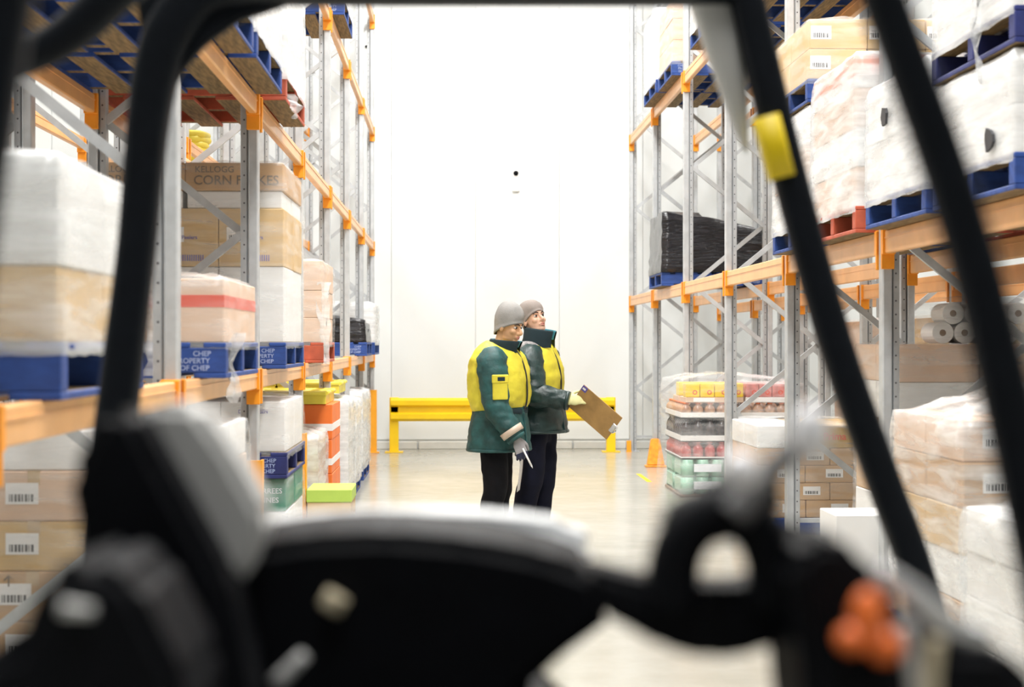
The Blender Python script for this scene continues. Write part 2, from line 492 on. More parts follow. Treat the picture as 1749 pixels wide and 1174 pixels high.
rack('pallet_rack', 'orange and galvanised pallet rack along the left side of the aisle', XL, 1, (1.31, 2.79, 4.31, 5.8), YP, 0.1)
rack('pallet_rack', 'orange and galvanised pallet rack along the right side of the aisle', XR, -1, (2.07, 4.22, 6.3), YP, 0.125)
rack('pallet_rack', 'pallet rack standing behind the left rack, seen through it', XL - DEP * 2 - 0.45, -1, (1.31, 3.2, 4.8), YP[1:], 0.1)
rack('pallet_rack', 'pallet rack standing behind the right rack, seen through it', XR + DEP * 2 + 0.42, 1, (1.95, 4.22), YP[1:], 0.12)

# post guards
for i, (y, hh, bend, lab) in enumerate(((YP[2], 0.82, 0, 'orange steel post guard beside the green-printed carton, nearest of the left guards'),
                                        (YP[3], 0.82, 0, 'orange steel post guard behind the white swoosh carton stack'),
                                        (YP[4], 0.82, 0, 'orange steel post guard standing before the orange-striped cartons'),
                                        (YP[5], 0.82, 0, 'orange steel post guard half hidden by white wrapped stacks'),
                                        (YP[6], 0.5, 0.05, 'bent low orange post guard with blue foot before the tall corner guard'),
                                        (YP[7], 0.82, 0, 'tall orange corner guard at the far end of the left rack'))):
    e = empty('post_guard', (XL + 0.05, y - 0.13, 0), lab, 'post guard')
    b = MB()
    b.prism([(-0.05, -0.05, 0.012), (-0.05, 0.03, 0.012), (-0.038, 0.03, 0.012), (-0.038, -0.038, 0.012), (0.053, -0.038, 0.012), (0.053, 0.03, 0.012), (0.065, 0.03, 0.012), (0.065, -0.05, 0.012)], (bend, 0, hh))
    b.build('channel', M['guard'], e)
    b = MB(); b.box(-0.07, 0.1, -0.07, 0.06, 0, 0.014, ch=0.004); b.build('base_plate', M['blue'] if bend else M['guard'], e)
e = empty('post_guard', (XR - 0.06, YP[6] - 0.13, 0), 'worn orange cone-shaped post protector at the foot of the right rack', 'post guard')
b = MB()
ra = [(-0.105, 0.02), (0.105, 0.02), (0.05, 0.33), (-0.05, 0.33)]
b.prism([(x, -0.07 + (0.05 if z > 0.1 else 0), z) for x, z in ra], (0, 0.09, 0), ch=0.012); b.build('shell', M['worn'], e)
b = MB(); b.box(-0.12, 0.12, -0.09, 0.08, 0, 0.022, ch=0.006); b.build('base', M['worn'], e)
e = empty('post_guard', (XR - 0.09, YP[7] - 0.08, 0), 'small orange foot guard on the last post of the right rack', 'post guard')
b = MB(); b.box(-0.03, 0.03, -0.02, 0.02, 0.01, 0.15, ch=0.004); b.build('channel', M['guard'], e)
b = MB(); b.box(-0.035, 0.035, -0.025, 0.025, 0, 0.012); b.build('base_plate', M['guard'], e)

# ------------------------------------------------------------------ pallets
PM = {}
PW = 1.14
PH = 0.15


def pallet_meshes(col):
    if col in PM: return PM[col]

    def bd(x, y, z):
        q = MB(); fs = q.box(-x / 2, x / 2, -y / 2, y / 2, 0, z, M[col], ch=0.004); k = q.mi(M['wood'])
        q.bm.normal_update()
        for f in fs:
            if f.normal.z < -0.9 or (f.normal.z > 0.9): f.material_index = k
        return q.mesh('board', recalc=False)
    PM[col] = (bd(PW, 0.075, 0.105), bd(0.135, PW, 0.022), bd(0.095, PW, 0.022))
    return PM[col]


def pallet(x, y, z, col, label, text=False):
    """x, y = centre; bearers run across the aisle, boards along it"""
    e = empty('pallet', (x, y, z), label, 'pallet')
    br, b1, b2 = pallet_meshes(col)
    for i, yy in enumerate((-PW / 2 + 0.038, 0, PW / 2 - 0.038)):
        o = link('bearer', br, e, (0, yy, 0.022))
        if text and i == 0:
            for k, (s, xx, zz, sz) in enumerate((('CHEP', 0.47, 0.08, 0.036), ('PROPERTY', 0.43, 0.05, 0.036), ('OF CHEP', 0.44, 0.02, 0.036))):
                link('lettering', text_mesh(s, sz * 0.85, M['palletink']), o, (xx * (1 if text == 1 else -1), -0.0385, zz))
    for i in range(5):
        link('bottom_board', b1, e, (-PW / 2 + 0.0675 + i * (PW - 0.135) / 4, 0, 0))
    for i in range(8):
        link('deck_board', b2, e, (-PW / 2 + 0.0475 + i * (PW - 0.095) / 7, 0, 0.127))
    return e


# ------------------------------------------------------------------ cartons, film, stacks
BOX = {}
LAYN = ['bottom', 'second', 'third', 'fourth', 'fifth', 'sixth', 'seventh']


def box_mesh(dx, dy, dz, m):
    k = (round(dx, 3), round(dy, 3), round(dz, 3), m.name)
    if k not in BOX:
        q = MB(); q.box(-dx / 2, dx / 2, -dy / 2, dy / 2, 0, dz, ch=0.005); BOX[k] = q.mesh('body', m)
    return BOX[k]


def barcode_mesh(wd, ht):
    k = ('bar', round(wd, 3), round(ht, 3))
    if k not in BOX:
        q = MB(); x = -wd / 2; rnd = random.Random(3)
        while x < wd / 2:
            t = rnd.choice((0.004, 0.007, 0.010)); q.box(x, min(wd / 2, x + t), -0.0006, 0, 0, ht); x += t + rnd.choice((0.004, 0.006))
        BOX[k] = q.mesh('barcode', M['ink'])
    return BOX[k]


def carton(x, y, z, dx, dy, dz, m, label, group=None, tape=None, lab=False, rz=0.0, prints=(), name='carton', cat='carton', band=None):
    """x, y centre; z base"""
    e = empty(name, (x, y, z), label, cat, group, rz)
    link('body', box_mesh(dx, dy, dz, M[m]), e)
    if tape:
        q = MB(); t = 0.025
        q.box(-t, t, -dy / 2 - 0.0012, dy / 2 + 0.0012, dz - 0.0005, dz + 0.0012); q.box(-t, t, -dy / 2 - 0.0012, -dy / 2 + 0.001, dz * 0.72, dz)
        q.build('tape', M[tape], e)
    if band:
        q = MB(); q.box(-dx / 2 - 0.0015, dx / 2 + 0.0015, -dy / 2 - 0.0015, dy / 2 + 0.0015, dz * band[1], dz * band[2]); q.build('band', M[band[0]], e)
    if lab:
        lw, lh = min(0.13, dx * 0.42), min(0.085, dz * 0.5)
        lx = (lab if isinstance(lab, float) else -0.1) * dx
        q = MB(); q.box(-lw / 2, lw / 2, -0.0015, 0, -lh / 2, lh / 2)
        p = q.build('shipping_label', M['paper'], e, (lx, -dy / 2, dz * 0.55))
        link('barcode', barcode_mesh(lw * 0.78, lh * 0.35), p, (0, -0.0015, -lh * 0.38))
    for s, px_, pz_, sz, ink in prints:
        link('print', text_mesh(s, sz, M[ink]), e, (px_ * dx, -dy / 2 - 0.0012, pz_ * dz))
    return e


def film(x0, x1, y0, y1, z0, z1, label, m='film', seed=0, amp=0.016, bulge=0.03, skirt=0.0, slope=0.0):
    """stretch film round a stack: wrinkled skin, crumpled top"""
    q = MB(); bm = q.bm; NP = 18; NV = max(6, int((z1 - z0) / 0.05))
    per = []
    for (ax, ay), (bx, by) in zip(((x0, y0), (x1, y0), (x1, y1), (x0, y1)), ((x1, y0), (x1, y1), (x0, y1), (x0, y0))):
        for i in range(NP): per.append((ax + (bx - ax) * i / NP, ay + (by - ay) * i / NP))
    cx_, cy_ = (x0 + x1) / 2, (y0 + y1) / 2
    rings = []

    def nz(p, f): return noise.noise(Vector((p[0] * f + seed * 3.1, p[1] * f, p[2] * f)))
    for k in range(NV + 1):
        t = k / NV; z = z0 + (z1 - z0) * t; ring = []
        for (x, y) in per:
            dx, dy = x - cx_, y - cy_; l = math.hypot(dx, dy)
            a = amp * (0.7 + 0.7 * nz((x, y, z * 2.2), 3) + 0.35 * nz((x, y, z * 4), 9)) + skirt * (1 - t) ** 4
            a -= 0.02 * max(0, t - 0.93) / 0.07
            zz = z + (0.012 * nz((x, y, z), 6) if 0 < k else 0.010 * nz((x, y, z), 9)) + slope * (x - cx_) * t
            ring.append(bm.verts.new((x + dx / l * a, y + dy / l * a, zz)))
        rings.append(ring)
    for r_ in (0.86, 0.66, 0.42, 0.18):
        ring = []
        for (x, y) in per:
            xx, yy = cx_ + (x - cx_) * r_, cy_ + (y - cy_) * r_
            zz = z1 + 0.012 + bulge * (1 - r_) + 0.7 * bulge * nz((xx, yy, 0), 5) + 0.5 * bulge * nz((xx, yy, 3), 13) + slope * (xx - cx_)
            ring.append(bm.verts.new((xx, yy, zz)))
        rings.append(ring)
    n = len(per)
    for a, c in zip(rings, rings[1:]):
        for j in range(n):
            f = bm.faces.new((a[j], a[(j + 1) % n], c[(j + 1) % n], c[j])); f.smooth = True
    f = bm.faces.new(rings[-1])
    for v in bm.verts: v.co -= Vector((cx_, cy_, z0))
    o = q.build('stretch_wrap', M[m], None, (cx_, cy_, z0), recalc=False)
    return setp(o, label, 'film')


def stack(where, x0, x1, y0, y1, z, layers, pal=None, ptext=False, wrap='film', seed=1, bulge=0.03, plabel=None, wlabel=None, amp=0.016, low=0.0, aisle=None):
    """WHERE ends the labels; layers = (height, colour word, material, nx, ny, options)"""
    ais = aisle or ('L' if x1 < 0 else 'R')
    rnd = random.Random(seed); z00 = z
    if pal:
        pallet((x0 + x1) / 2, (y0 + y1) / 2, z, pal, plabel or f'{pal} wooden pallet under {where}', ptext); z += PH
    zb = z
    top = len(layers) - 1
    for li, (h, word, m, nx, ny, opt) in enumerate(layers):
        cw, cl = (x1 - x0) / nx, (y1 - y0) / ny
        ins = opt.get('inset', 0.0)
        for i in range(nx):
            for j in range(ny):
                front = (i == nx - 1) if ais == 'L' else (i == 0)
                if nx > 1 and ny > 1 and not front and j > 0 and li < top: continue   # wholly hidden inside the stack
                lay = ('top' if li == top else LAYN[li]) + ' layer'
                col = '' if nx == 1 else (' aisle side' if front else (' rack side' if (i == 0 if ais == 'L' else i == nx - 1) else ' middle'))
                row = '' if ny == 1 else (' near' if j == 0 else (' far' if j == ny - 1 else ' mid'))
                wd, mm = opt.get('mi', {}).get(i, (word, m))
                lb = f'{wd}, {lay}{row}{col}, {where}'
                carton(x0 + cw * (i + 0.5) + rnd.uniform(-.003, .003), y0 + cl * (j + 0.5) + rnd.uniform(-.003, .003), z, cw - 0.006 - ins, cl - 0.006 - ins, h - 0.002, mm,
                       lb, None, opt.get('tape'), opt.get('lab') if j == 0 else False, 0.0, opt.get('prints', ()) if (j == 0 and (opt.get('pi') is None or opt.get('pi') == i)) else (), band=opt.get('band'),
                       name=opt.get('name', 'carton'), cat=opt.get('cat', 'carton'))
        z += h
    if wrap:
        g = 0.006
        film(x0 - g, x1 + g, y0 - g, y1 + g, (zb - 0.035 if pal else z00), z, wlabel or f'clear stretch wrap around {where}', wrap, seed, amp, bulge)
    return z


LF = -0.96      # aisle face of loads, left
RF = 2.24       # aisle face of loads, right
DW = 1.12
T = dict(tape='tape'); TL = dict(tape='tape', lab=True); N = {}

# ---- left, beam level 1.31
stack('far left stack on the blue pallet', -1.02 - DW, -1.02, 4.3, 5.42, 1.31,
      [(0.2, 'tan carton', 'tan', 2, 2, dict(tape='tape', lab=0.1)), (0.29, 'white carton', 'white', 2, 2, N)], 'blue', 2, 'filmm', 3)
stack('red-taped stack', LF - DW, LF, 6.95, 8.05, 1.31,
      [(0.27, 'pale carton', 'pale', 3, 2, dict(band=('redtape', 0.55, 0.74)))], 'blue', 1, 'film', 4, bulge=0.04)
stack('tall stack behind the second left post', LF - DW, LF, 9.4, 10.5, 1.31,
      [(0.43, 'white carton', 'white', 3, 2, N),
       (0.33, 'tan carton', 'tan', 3, 2, dict(lab=-0.2, prints=(('IIIIIIIIIII', 0.1, 0.14, 0.05, 'blueink'), ('Mixed Peelers', -0.05, 0.5, 0.03, 'blueink')))),
       (0.10, 'white carton', 'white', 2, 2, dict(inset=0.02)),
       (0.16, 'brown carton', 'kraft', 2, 2, dict(prints=(('CORN FLAKES', 0.02, 0.36, 0.075, 'greyink'), ('KELLOGG', -0.2, 0.75, 0.05, 'greyink'))))], 'blue', 1, 'film', 5, bulge=0.02)
stack('slim brown stack on the red pallet', LF - DW, LF, 12.1, 13.2, 1.31,
      [(0.18, 'pale carton', 'pale', 2, 2, N), (0.2, 'pale carton', 'pale', 2, 2, T), (0.22, 'pale carton', 'pale', 2, 2, dict(prints=(('O', 0.1, 0.5, 0.09, 'greyink'),)))], 'red', False, 'film', 6)
stack('last stack on the left rack', LF - DW, LF, 20.0, 21.1, 1.31,
      [(0.25, 'white carton', 'white', 2, 2, N), (0.22, 'white carton', 'white', 2, 2, N)], 'blue', 0, 'filmw', 8)


def black_load(x0, x1, y0, y1, z, h, where, seed, grey=None):
    pallet((x0 + x1) / 2, (y0 + y1) / 2, z, 'blue', f'blue wooden pallet under {where}', 1)
    q = MB(); n = 16; bm = q.bm; rings = []
    per = []
    for (ax, ay), (bx, by) in zip(((x0, y0), (x1, y0), (x1, y1), (x0, y1)), ((x1, y0), (x1, y1), (x0, y1), (x0, y0))):
        for i in range(n): per.append((ax + (bx - ax) * i / n, ay + (by - ay) * i / n))
    cx_, cy_ = (x0 + x1) / 2, (y0 + y1) / 2
    for k in range(15):
        t = min(1, k / 10); ring = []; sh = 1 if k <= 10 else (0.9, 0.7, 0.45, 0.15)[k - 11]
        for x, y in per:
            nn = noise.noise(Vector((x * 3 + seed, y * 3, t * 14))) + 0.5 * noise.noise(Vector((x * 9, y * 9 + seed, t * 30)))
            a = 1 - 0.03 * t + 0.022 * nn
            lean = (x - cx_) * (-0.16) * t + 0.05 * noise.noise(Vector((x * 2, y * 2, seed)))
            ring.append(bm.verts.new((cx_ + (x - cx_) * a * sh, cy_ + (y - cy_) * a * sh, z + PH + h * t + (lean if k >= 6 else 0) + (0.02 if k > 10 else 0) + 0.01 * nn)))
        rings.append(ring)
    m_ = len(per)
    for a, c in zip(rings, rings[1:]):
        for j in range(m_):
            f = bm.faces.new((a[j], a[(j + 1) % m_], c[(j + 1) % m_], c[j])); f.smooth = True
    bm.faces.new(rings[-1]); bm.faces.new(rings[0][::-1])
    for v in bm.verts: v.co -= Vector((cx_, cy_, z + PH))
    o = q.build('black_wrapped_load', M['filmb'], None, (cx_, cy_, z + PH))
    return setp(o, where, 'pallet load')


black_load(LF - DW, LF, 18.15, 19.25, 1.31, 0.3, 'low load in shiny black film on the left rack', 2)
# ---- left, beam level 2.79
stack('load on the upper left red pallet', LF - DW + 0.03, LF + 0.03, 9.1, 10.24, 2.79, [(0.45, 'white carton', 'white', 2, 2, N), (0.45, 'white carton', 'white', 2, 2, N)], 'red', 0, 'filmw', 11)
stack('load on the second upper left pallet', LF - DW + 0.03, LF + 0.03, 7.75, 8.89, 2.79, [(0.45, 'white carton', 'white', 2, 2, N), (0.4, 'white carton', 'white', 2, 2, N)], 'blue', 0, 'filmw', 12)
stack('load on the nearest upper left pallet', LF - DW + 0.03, LF + 0.03, 6.5, 7.64, 2.79, [(0.45, 'white carton', 'white', 2, 2, N)], 'blue', 0, 'filmw', 13)
# ---- left, beam level 4.31
stack('top load of the left rack', LF - DW, LF, 14.4, 15.54, 4.31, [(0.4, 'white carton', 'white', 2, 2, N)], 'blue', 1, 'filmw', 14)

# ---- left, floor
stack('floor stack behind the truck terminal', LF - DW - 0.3, LF, 6.62, 7.75, 0.0,
      [(0.2, 'brown carton', 'kraft', 3, 2, TL), (0.2, 'brown carton', 'kraft', 3, 2, dict(tape='tape', lab=-0.15, prints=(('\u2191', -0.2, 0.8, 0.06, 'greyink'),))),
       (0.2, 'brown carton', 'tan', 3, 2, TL), (0.2, 'pale brown carton', 'pale', 3, 2, TL), (0.16, 'white carton', 'white', 3, 2, dict(inset=0.02))], 'blue', 0, 'film', 21, bulge=0.09)
zt = stack('pile with the green carton', LF - DW, LF, 9.5, 10.55, 0.0,
           [(0.17, 'white carton', 'white', 3, 2, N), (0.17, 'white carton', 'white', 3, 2, N),
            (0.19, 'green carton', 'green', 2, 2, dict(pi=1, prints=(('RYO THIERREES', 0.2, 0.62, 0.042, 'whiteink'), ('O BORENNES', 0.2, 0.34, 0.042, 'whiteink'))))], 'blue', 0, 'film', 22, bulge=0.0)
stack('pallet of the swoosh carton', LF - DW, LF, 9.5, 10.55, zt + 0.002, [(0.29, 'white carton with blue swoosh', 'white', 3, 2, dict(prints=(('DERMAVEEN', 0.0, 0.8, 0.03, 'blueink'),)))], 'navy', 1, 'film', 23, bulge=0.05,
      plabel='dark navy pallet stacked between the green carton and the swoosh carton')
stack('stack beside the lime-lidded box', LF - DW, LF - 0.04, 12.0, 13.0, 0.0,
      [(0.28, 'white carton', 'white', 2, 2, N), (0.35, 'brown and white carton', 'pale', 3, 2, dict(prints=(('O', 0.1, 0.5, 0.1, 'greyink'),)))], 'blue', 0, 'filmw', 24, bulge=0.04)
stack('orange-striped stack', LF - DW, LF, 13.1, 14.02, 0.0,
      [(0.27, 'orange carton with white band', 'orangecard', 2, 2, dict(band=('paper', 0.25, 0.45))), (0.27, 'orange carton with white band', 'orangecard', 2, 2, dict(band=('paper', 0.25, 0.45))),
       (0.28, 'orange carton with white band', 'orangecard', 2, 2, dict(band=('paper', 0.25, 0.45)))], 'blue', 0, None, 25)
stack('stack behind the orange-striped cartons', LF - DW, LF + 0.02, 14.5, 15.6, 0.0, [(0.4, 'white carton', 'white', 2, 2, N), (0.4, 'white carton', 'white', 2, 2, N)], 'blue', 0, 'filmw', 26)
stack('floor stack in the fifth left bay', LF - DW, LF + 0.02, 15.66, 16.6, 0.0, [(0.4, 'white carton', 'white', 2, 2, N), (0.35, 'white carton', 'white', 2, 2, N)], 'blue', 0, 'filmw', 27)
stack('farthest floor stack on the left', LF - DW, LF, 17.2, 18.9, 0.0, [(0.4, 'white carton', 'white', 2, 2, N), (0.38, 'white carton', 'white', 2, 2, N)], 'blue', 0, 'filmw', 28)
# lime-lidded box in the aisle edge
e = carton(-0.855, 11.62, 0, 0.3, 0.5, 0.36, 'tan', 'cardboard box with a lime green lid on the floor at the aisle edge', name='lidded_box', cat='box', tape=None)
b = MB(); b.box(-0.156, 0.156, -0.256, 0.256, 0.36, 0.45, ch=0.006); b.build('lid', M['lime'], e)
e = empty('steel_plate', (-0.86, 10.72, 0), 'low grey steel kick plate on the floor at the left rack', 'plate')
b = MB(); b.prism([(0, -0.5, 0), (0.01, -0.5, 0.36), (0.01, 0.45, 0.0)], (0.02, 0, 0)); b.prism([(-0.05, -0.5, 0), (0, -0.5, 0), (0, 0.45, 0), (-0.05, 0.45, 0)], (0, 0, 0.01)); b.build('plate', M['galv'], e)


def crate(x, y, z, label):
    e = empty('plastic_tray', (x, y, z), label, 'tray', 'yellow trays on the left floor stacks')
    q = MB(); sx, sy, hh = 0.54, 0.42, 0.085
    q.box(-sx / 2, sx / 2, -sy / 2, sy / 2, 0, 0.008)
    q.build('base', M['yellow'], e)
    q = MB(); c = [(-sx / 2, -sy / 2, hh), (sx / 2, -sy / 2, hh), (sx / 2, sy / 2, hh), (-sx / 2, sy / 2, hh)]
    for a, d in zip(c, c[1:] + c[:1]):
        q.loft([a, d], [0.018, 0.018], seg=8, sub=1, up=(0, 0, 1))
    q.build('rim', M['yellow'], e)
    for a, d in zip(c, c[1:] + c[:1]):
        q = MB(); q.bar(Vector((a[0], a[1], hh * 0.5)) * 0.985, Vector((d[0], d[1], hh * 0.5)) * 0.985, 0.008, hh); q.build('side', M['yellow'], e)


k = 0
for (yy, zz, nm) in ((13.3, 0.972, 'orange-striped stack'), (13.78, 0.972, 'orange-striped stack'), (14.8, 0.99, 'white stack behind it'), (15.25, 0.99, 'white stack behind it')):
    for xx, sd in ((-1.28, 'aisle side'), (-1.84, 'rack side')):
        for lv in range(1):
            k += 1
            crate(xx + 0.01 * lv, yy, zz + 0.105 * lv + (0.02 if 'white' in nm else 0), f'yellow plastic tray, {"near" if yy in (13.3, 14.8) else "far"} {sd}, on the {nm}')

# yellow hose coil on the left back rack
e = empty('hose_coil', (-2.62, 15.9, 3.2), 'coiled yellow hose lying on the rack behind the left rack', 'hose')
b = MB()
pth = [(0.25 * math.cos(a * 0.5) + 0.02 * math.sin(a * 3), 0.25 * math.sin(a * 0.5), 0.04 + 0.004 * a) for a in range(0, 60)]
b.loft(pth, [0.036] * len(pth), seg=8, sub=1, up=(0, 0, 1)); b.build('coil', M['yellow'], e)
for yy, zz in ((15.3, 1.31),):
    stack('stack under the hose level, behind the left rack', -3.2, -2.36, yy, yy + 1.1, zz, [(0.3, 'white carton', 'white', 2, 2, N), (0.3, 'pale carton', 'pale', 2, 2, N)], 'blue', 0, 'film', 78, aisle='L')

# ---- right, beam level 2.07
black_load(RF, RF + DW + 0.03, 17.75, 18.95, 2.07, 0.56, 'high load in shiny black film on the right rack', 5)
z1 = stack('load under the doubled right pallet', RF, RF + DW, 10.35, 11.47, 2.07,
           [(0.25, 'white carton', 'white', 3, 2, N), (0.25, 'pale carton', 'pale', 3, 2, T), (0.24, 'white carton', 'white', 3, 2, N)], 'blue', 0, 'filmw', 31, bulge=0.0)
stack('load on the doubled right pallet', RF, RF + DW, 10.35, 11.47, z1 + 0.015,
      [(0.19, 'tan carton', 'tan', 3, 2, dict(lab=-0.3, prints=(('Lorem Fresh', 0.1, 0.7, 0.03, 'greyink'),) if False else ())), (0.19, 'tan carton', 'tan', 3, 2, dict(lab=-0.3))], 'blue', 0, 'film', 32)
stack('load on the right red pallet', RF, RF + DW, 9.12, 10.22, 2.07,
      [(0.22, 'pale carton', 'pale', 3, 2, N), (0.22, 'white carton', 'white', 3, 2, N), (0.22, 'pale carton', 'pale', 3, 2, N), (0.2, 'white carton with orange print', 'white', 3, 2, dict(band=('orangecard', 0.4, 0.95)))], 'red', 0, 'filmw', 33, bulge=0.04)
stack('load beside the rear truck pillar', RF, RF + DW, 7.75, 8.86, 2.07,
      [(0.3, 'white carton', 'white', 2, 2, N), (0.3, 'white carton', 'white', 2, 2, N)], 'blue', 0, 'filmw', 34, bulge=0.04)
z1 = stack('load under the upper navy pallet', RF, RF + DW, 6.52, 7.6, 2.07,
           [(0.2, 'white carton', 'white', 2, 2, N), (0.22, 'white carton', 'white', 2, 2, N)], 'blue', 0, 'filmw', 35, bulge=0.0)
stack('load on the upper navy pallet', RF, RF + DW, 6.52, 7.6, z1 + 0.015, [(0.3, 'white carton', 'white', 2, 2, dict(prints=(('ARIA', 0.0, 0.6, 0.08, 'greyink'),))), (0.3, 'white carton', 'white', 2, 2, N)], 'navy', 0, 'filmw', 36)
# torn handle slots in the white loads
for (x, y, z, sz, lab) in ((RF - 0.033, 8.42, 2.62, 0.055, 'dark torn hole in the white wrap left of the rear truck pillar'), (RF - 0.035, 6.75, 2.3, 0.05, 'dark torn hole in the white wrap near the right edge')):
    q = MB(); pts = []
    for i in range(11):
        a = 2 * math.pi * i / 11; rr_ = sz * (0.75 + 0.4 * random.random()); pts.append((0, rr_ * 1.1 * math.cos(a), rr_ * math.sin(a)))
    q.prism(pts, (0.012, 0, 0)); setp(q.build('film_tear', M['ink'], None, (x, y, z)), lab, 'tear')
# ---- right, beam level 4.22
stack('load on the farther high right pallet', RF, RF + DW, 18.2, 19.3, 4.22, [(0.4, 'white carton', 'white', 2, 2, N), (0.4, 'white carton', 'white', 2, 2, N)], 'blue', 0, 'filmw', 41)
stack('load on the lettered high right pallet', RF + 0.02, RF + DW + 0.02, 17.0, 18.12, 4.22, [(0.22, 'pale carton', 'pale', 2, 2, N), (0.22, 'pale carton', 'pale', 2, 2, N), (0.22, 'pale carton', 'pale', 2, 2, N)], 'blue', 2, 'film', 42)
stack('load on the third high right pallet', RF, RF + DW, 14.4, 15.5, 4.22, [(0.4, 'white carton', 'white', 2, 2, N)], 'blue', 0, 'filmw', 43)
stack('load on the nearer high right pallet', RF, RF + DW, 13.0, 14.08, 4.22, [(0.4, 'white carton', 'white', 2, 2, N)], 'blue', 0, 'filmw', 44)
stack('load on the nearest high right pallet', RF, RF + DW, 11.75, 12.87, 4.22, [(0.4, 'white carton', 'white', 2, 2, N)], 'blue', 0, 'filmw', 45)

# ---- right, floor: drinks pallet
BX0, BX1, BY0, BY1 = 2.13, 3.27, 15.45, 16.6


def bottle_mesh(r, h, m, mcap):
    q = MB(); pr = [(0.0, 0.82), (0.03, 1.0), (0.55, 1.0), (0.7, 0.8), (0.82, 0.42), (0.9, 0.4)]
    q.loft([(0, 0, t * h) for t, _ in pr], [r * s for _, s in pr], seg=10, sub=1, m=m)
    q.loft([(0, 0, h * 0.88), (0, 0, h)], [r * 0.48, r * 0.48], seg=8, sub=1, m=mcap)
    return q.mesh('bottle')


def packs(z, h, bm_, word, tray_h, where):
    for i in range(2):
        for j in range(2):
            cw, cl = (BX1 - BX0) / 2, (BY1 - BY0) / 2
            e = empty('drinks_pack', (BX0 + cw * (i + 0.5), BY0 + cl * (j + 0.5), z),
                      f'{word}, {where} of the drinks pallet, {"near" if j == 0 else "far"} {"aisle side" if i == 0 else "rack side"}', 'drinks pack')
            q = MB(); q.box(-cw / 2 + 0.004, cw / 2 - 0.004, -cl / 2 + 0.004, cl / 2 - 0.004, 0, 0.008)
            for s in (-1, 1):
                q.box(-cw / 2 + 0.004, cw / 2 - 0.004, s * (cl / 2 - 0.007) - 0.003, s * (cl / 2 - 0.007) + 0.003, 0, tray_h)
                q.box(s * (cw / 2 - 0.007) - 0.003, s * (cw / 2 - 0.007) + 0.003, -cl / 2 + 0.01, cl / 2 - 0.01, 0, tray_h)
            q.build('tray', M['white'], e)
            for a in range(5):
                for c in range(5):
                    if i == 1 and 0 < c < 4 and 0 < a < 4 or (j == 1 and 0 < c < 4 and 0 < a < 4): continue
                    link('bottle', bm_, e, (-cw / 2 + 0.06 + a * (cw - 0.12) / 4, -cl / 2 + 0.06 + c * (cl - 0.12) / 4, 0.009))


q = MB(); q.box(BX0, BX1, BY0, BY1, 0, 0.03, ch=0.006)
setp(q.build('slip_board', M['dark'], None), 'dark board under the shrink-wrapped drinks on the right floor', 'board')
for i in range(2):
    for j in range(2):
        cw, cl = (BX1 - BX0) / 2, (BY1 - BY0) / 2
        for lv in range(2):
            e = empty('drinks_pack', (BX0 + cw * (i + 0.5), BY0 + cl * (j + 0.5), 0.031 + 0.165 * lv),
                      f'pale green shrink pack, {"second" if lv else "bottom"} layer of the drinks pallet, {"near" if j == 0 else "far"} {"aisle side" if i == 0 else "rack side"}', 'drinks pack')
            q = MB()
            for a in range(4):
                x = -cw / 2 + cw / 8 + a * cw / 4
                q.loft([(x, -cl / 2 + 0.05, 0.0), (x, -cl / 2 + 0.05, 0.16)], [0.062, 0.06], seg=10, sub=1)
                q.loft([(x, cl / 2 - 0.07, 0.0), (x, cl / 2 - 0.07, 0.16)], [0.062, 0.06], seg=10, sub=1)
            q.box(-cw / 2 + 0.01, cw / 2 - 0.01, -cl / 2 + 0.06, cl / 2 - 0.06, 0.0, 0.163, ch=0.02)
            q.build('shrink_skin', M['greenpack'], e)
            q = MB(); q.box(-0.16, 0.1, -cl / 2 - 0.014, -cl / 2 - 0.012, 0.045, 0.12); q.build('print', M['whiteink'], e)
packs(0.363, 0.16, bottle_mesh(0.052, 0.15, M['bottle_red'], M['bottle_red']), 'pack of red soft drink bottles', 0.02, 'third layer')
packs(0.525, 0.21, bottle_mesh(0.052, 0.215, M['bottle_dark'], M['bottle_dark']), 'white tray of dark bottles', 0.058, 'fourth layer')
packs(0.745, 0.15, bottle_mesh(0.052, 0.14, M['bottle_mix'], M['orangecard']), 'white tray of small brown jars', 0.055, 'fifth layer')
q = bottle_mesh(0.052, 0.14, M['pinkpack'], M['paper'])
for i, (mt, wd) in enumerate((('ypack', 'yellow box with red spot'), ('pinkpack', 'red and white printed box'))):
    cw = 0.55 if i == 0 else 0.5
    xs = BX0 + 0.05 if i == 0 else BX0 + 0.62
    for j, yr in enumerate((BY0 + 0.02, BY0 + 0.5)):
        e = empty('display_tray', (xs + cw / 2, yr + 0.2, 0.892), f'low card tray holding {"yellow" if i == 0 else "red"} boxes, {"near" if j == 0 else "far"} top of the drinks pallet', 'tray')
        qq = MB(); qq.box(-cw / 2, cw / 2, -0.2, 0.2, 0, 0.05, ch=0.004); qq.build('body', M['pale' if i == 0 else 'white'], e)
        qq = MB(); qq.box(-0.2, 0.0, -0.202, -0.2, 0.008, 0.044); qq.build('sticker', M['paper'], e)
        for a in range(4):
            ww = cw / 4
            carton(xs + ww * (a + 0.5), yr + 0.1, 0.943, ww - 0.006, 0.2, 0.13, mt, f'{wd}, {("first", "second", "third", "fourth")[a]} from the aisle, {"near" if j == 0 else "far"} tray', name='product_box', cat='box',
                   prints=(('o', 0.15, 0.4, 0.09, 'redtape'),))
film(BX0 - 0.04, BX1 + 0.03, BY0 - 0.045, BY1 + 0.03, 0.0, 1.09, 'clear stretch wrap around the drinks pallet on the right floor', 'film', 51, 0.02, 0.07, skirt=0.06, slope=-0.03)

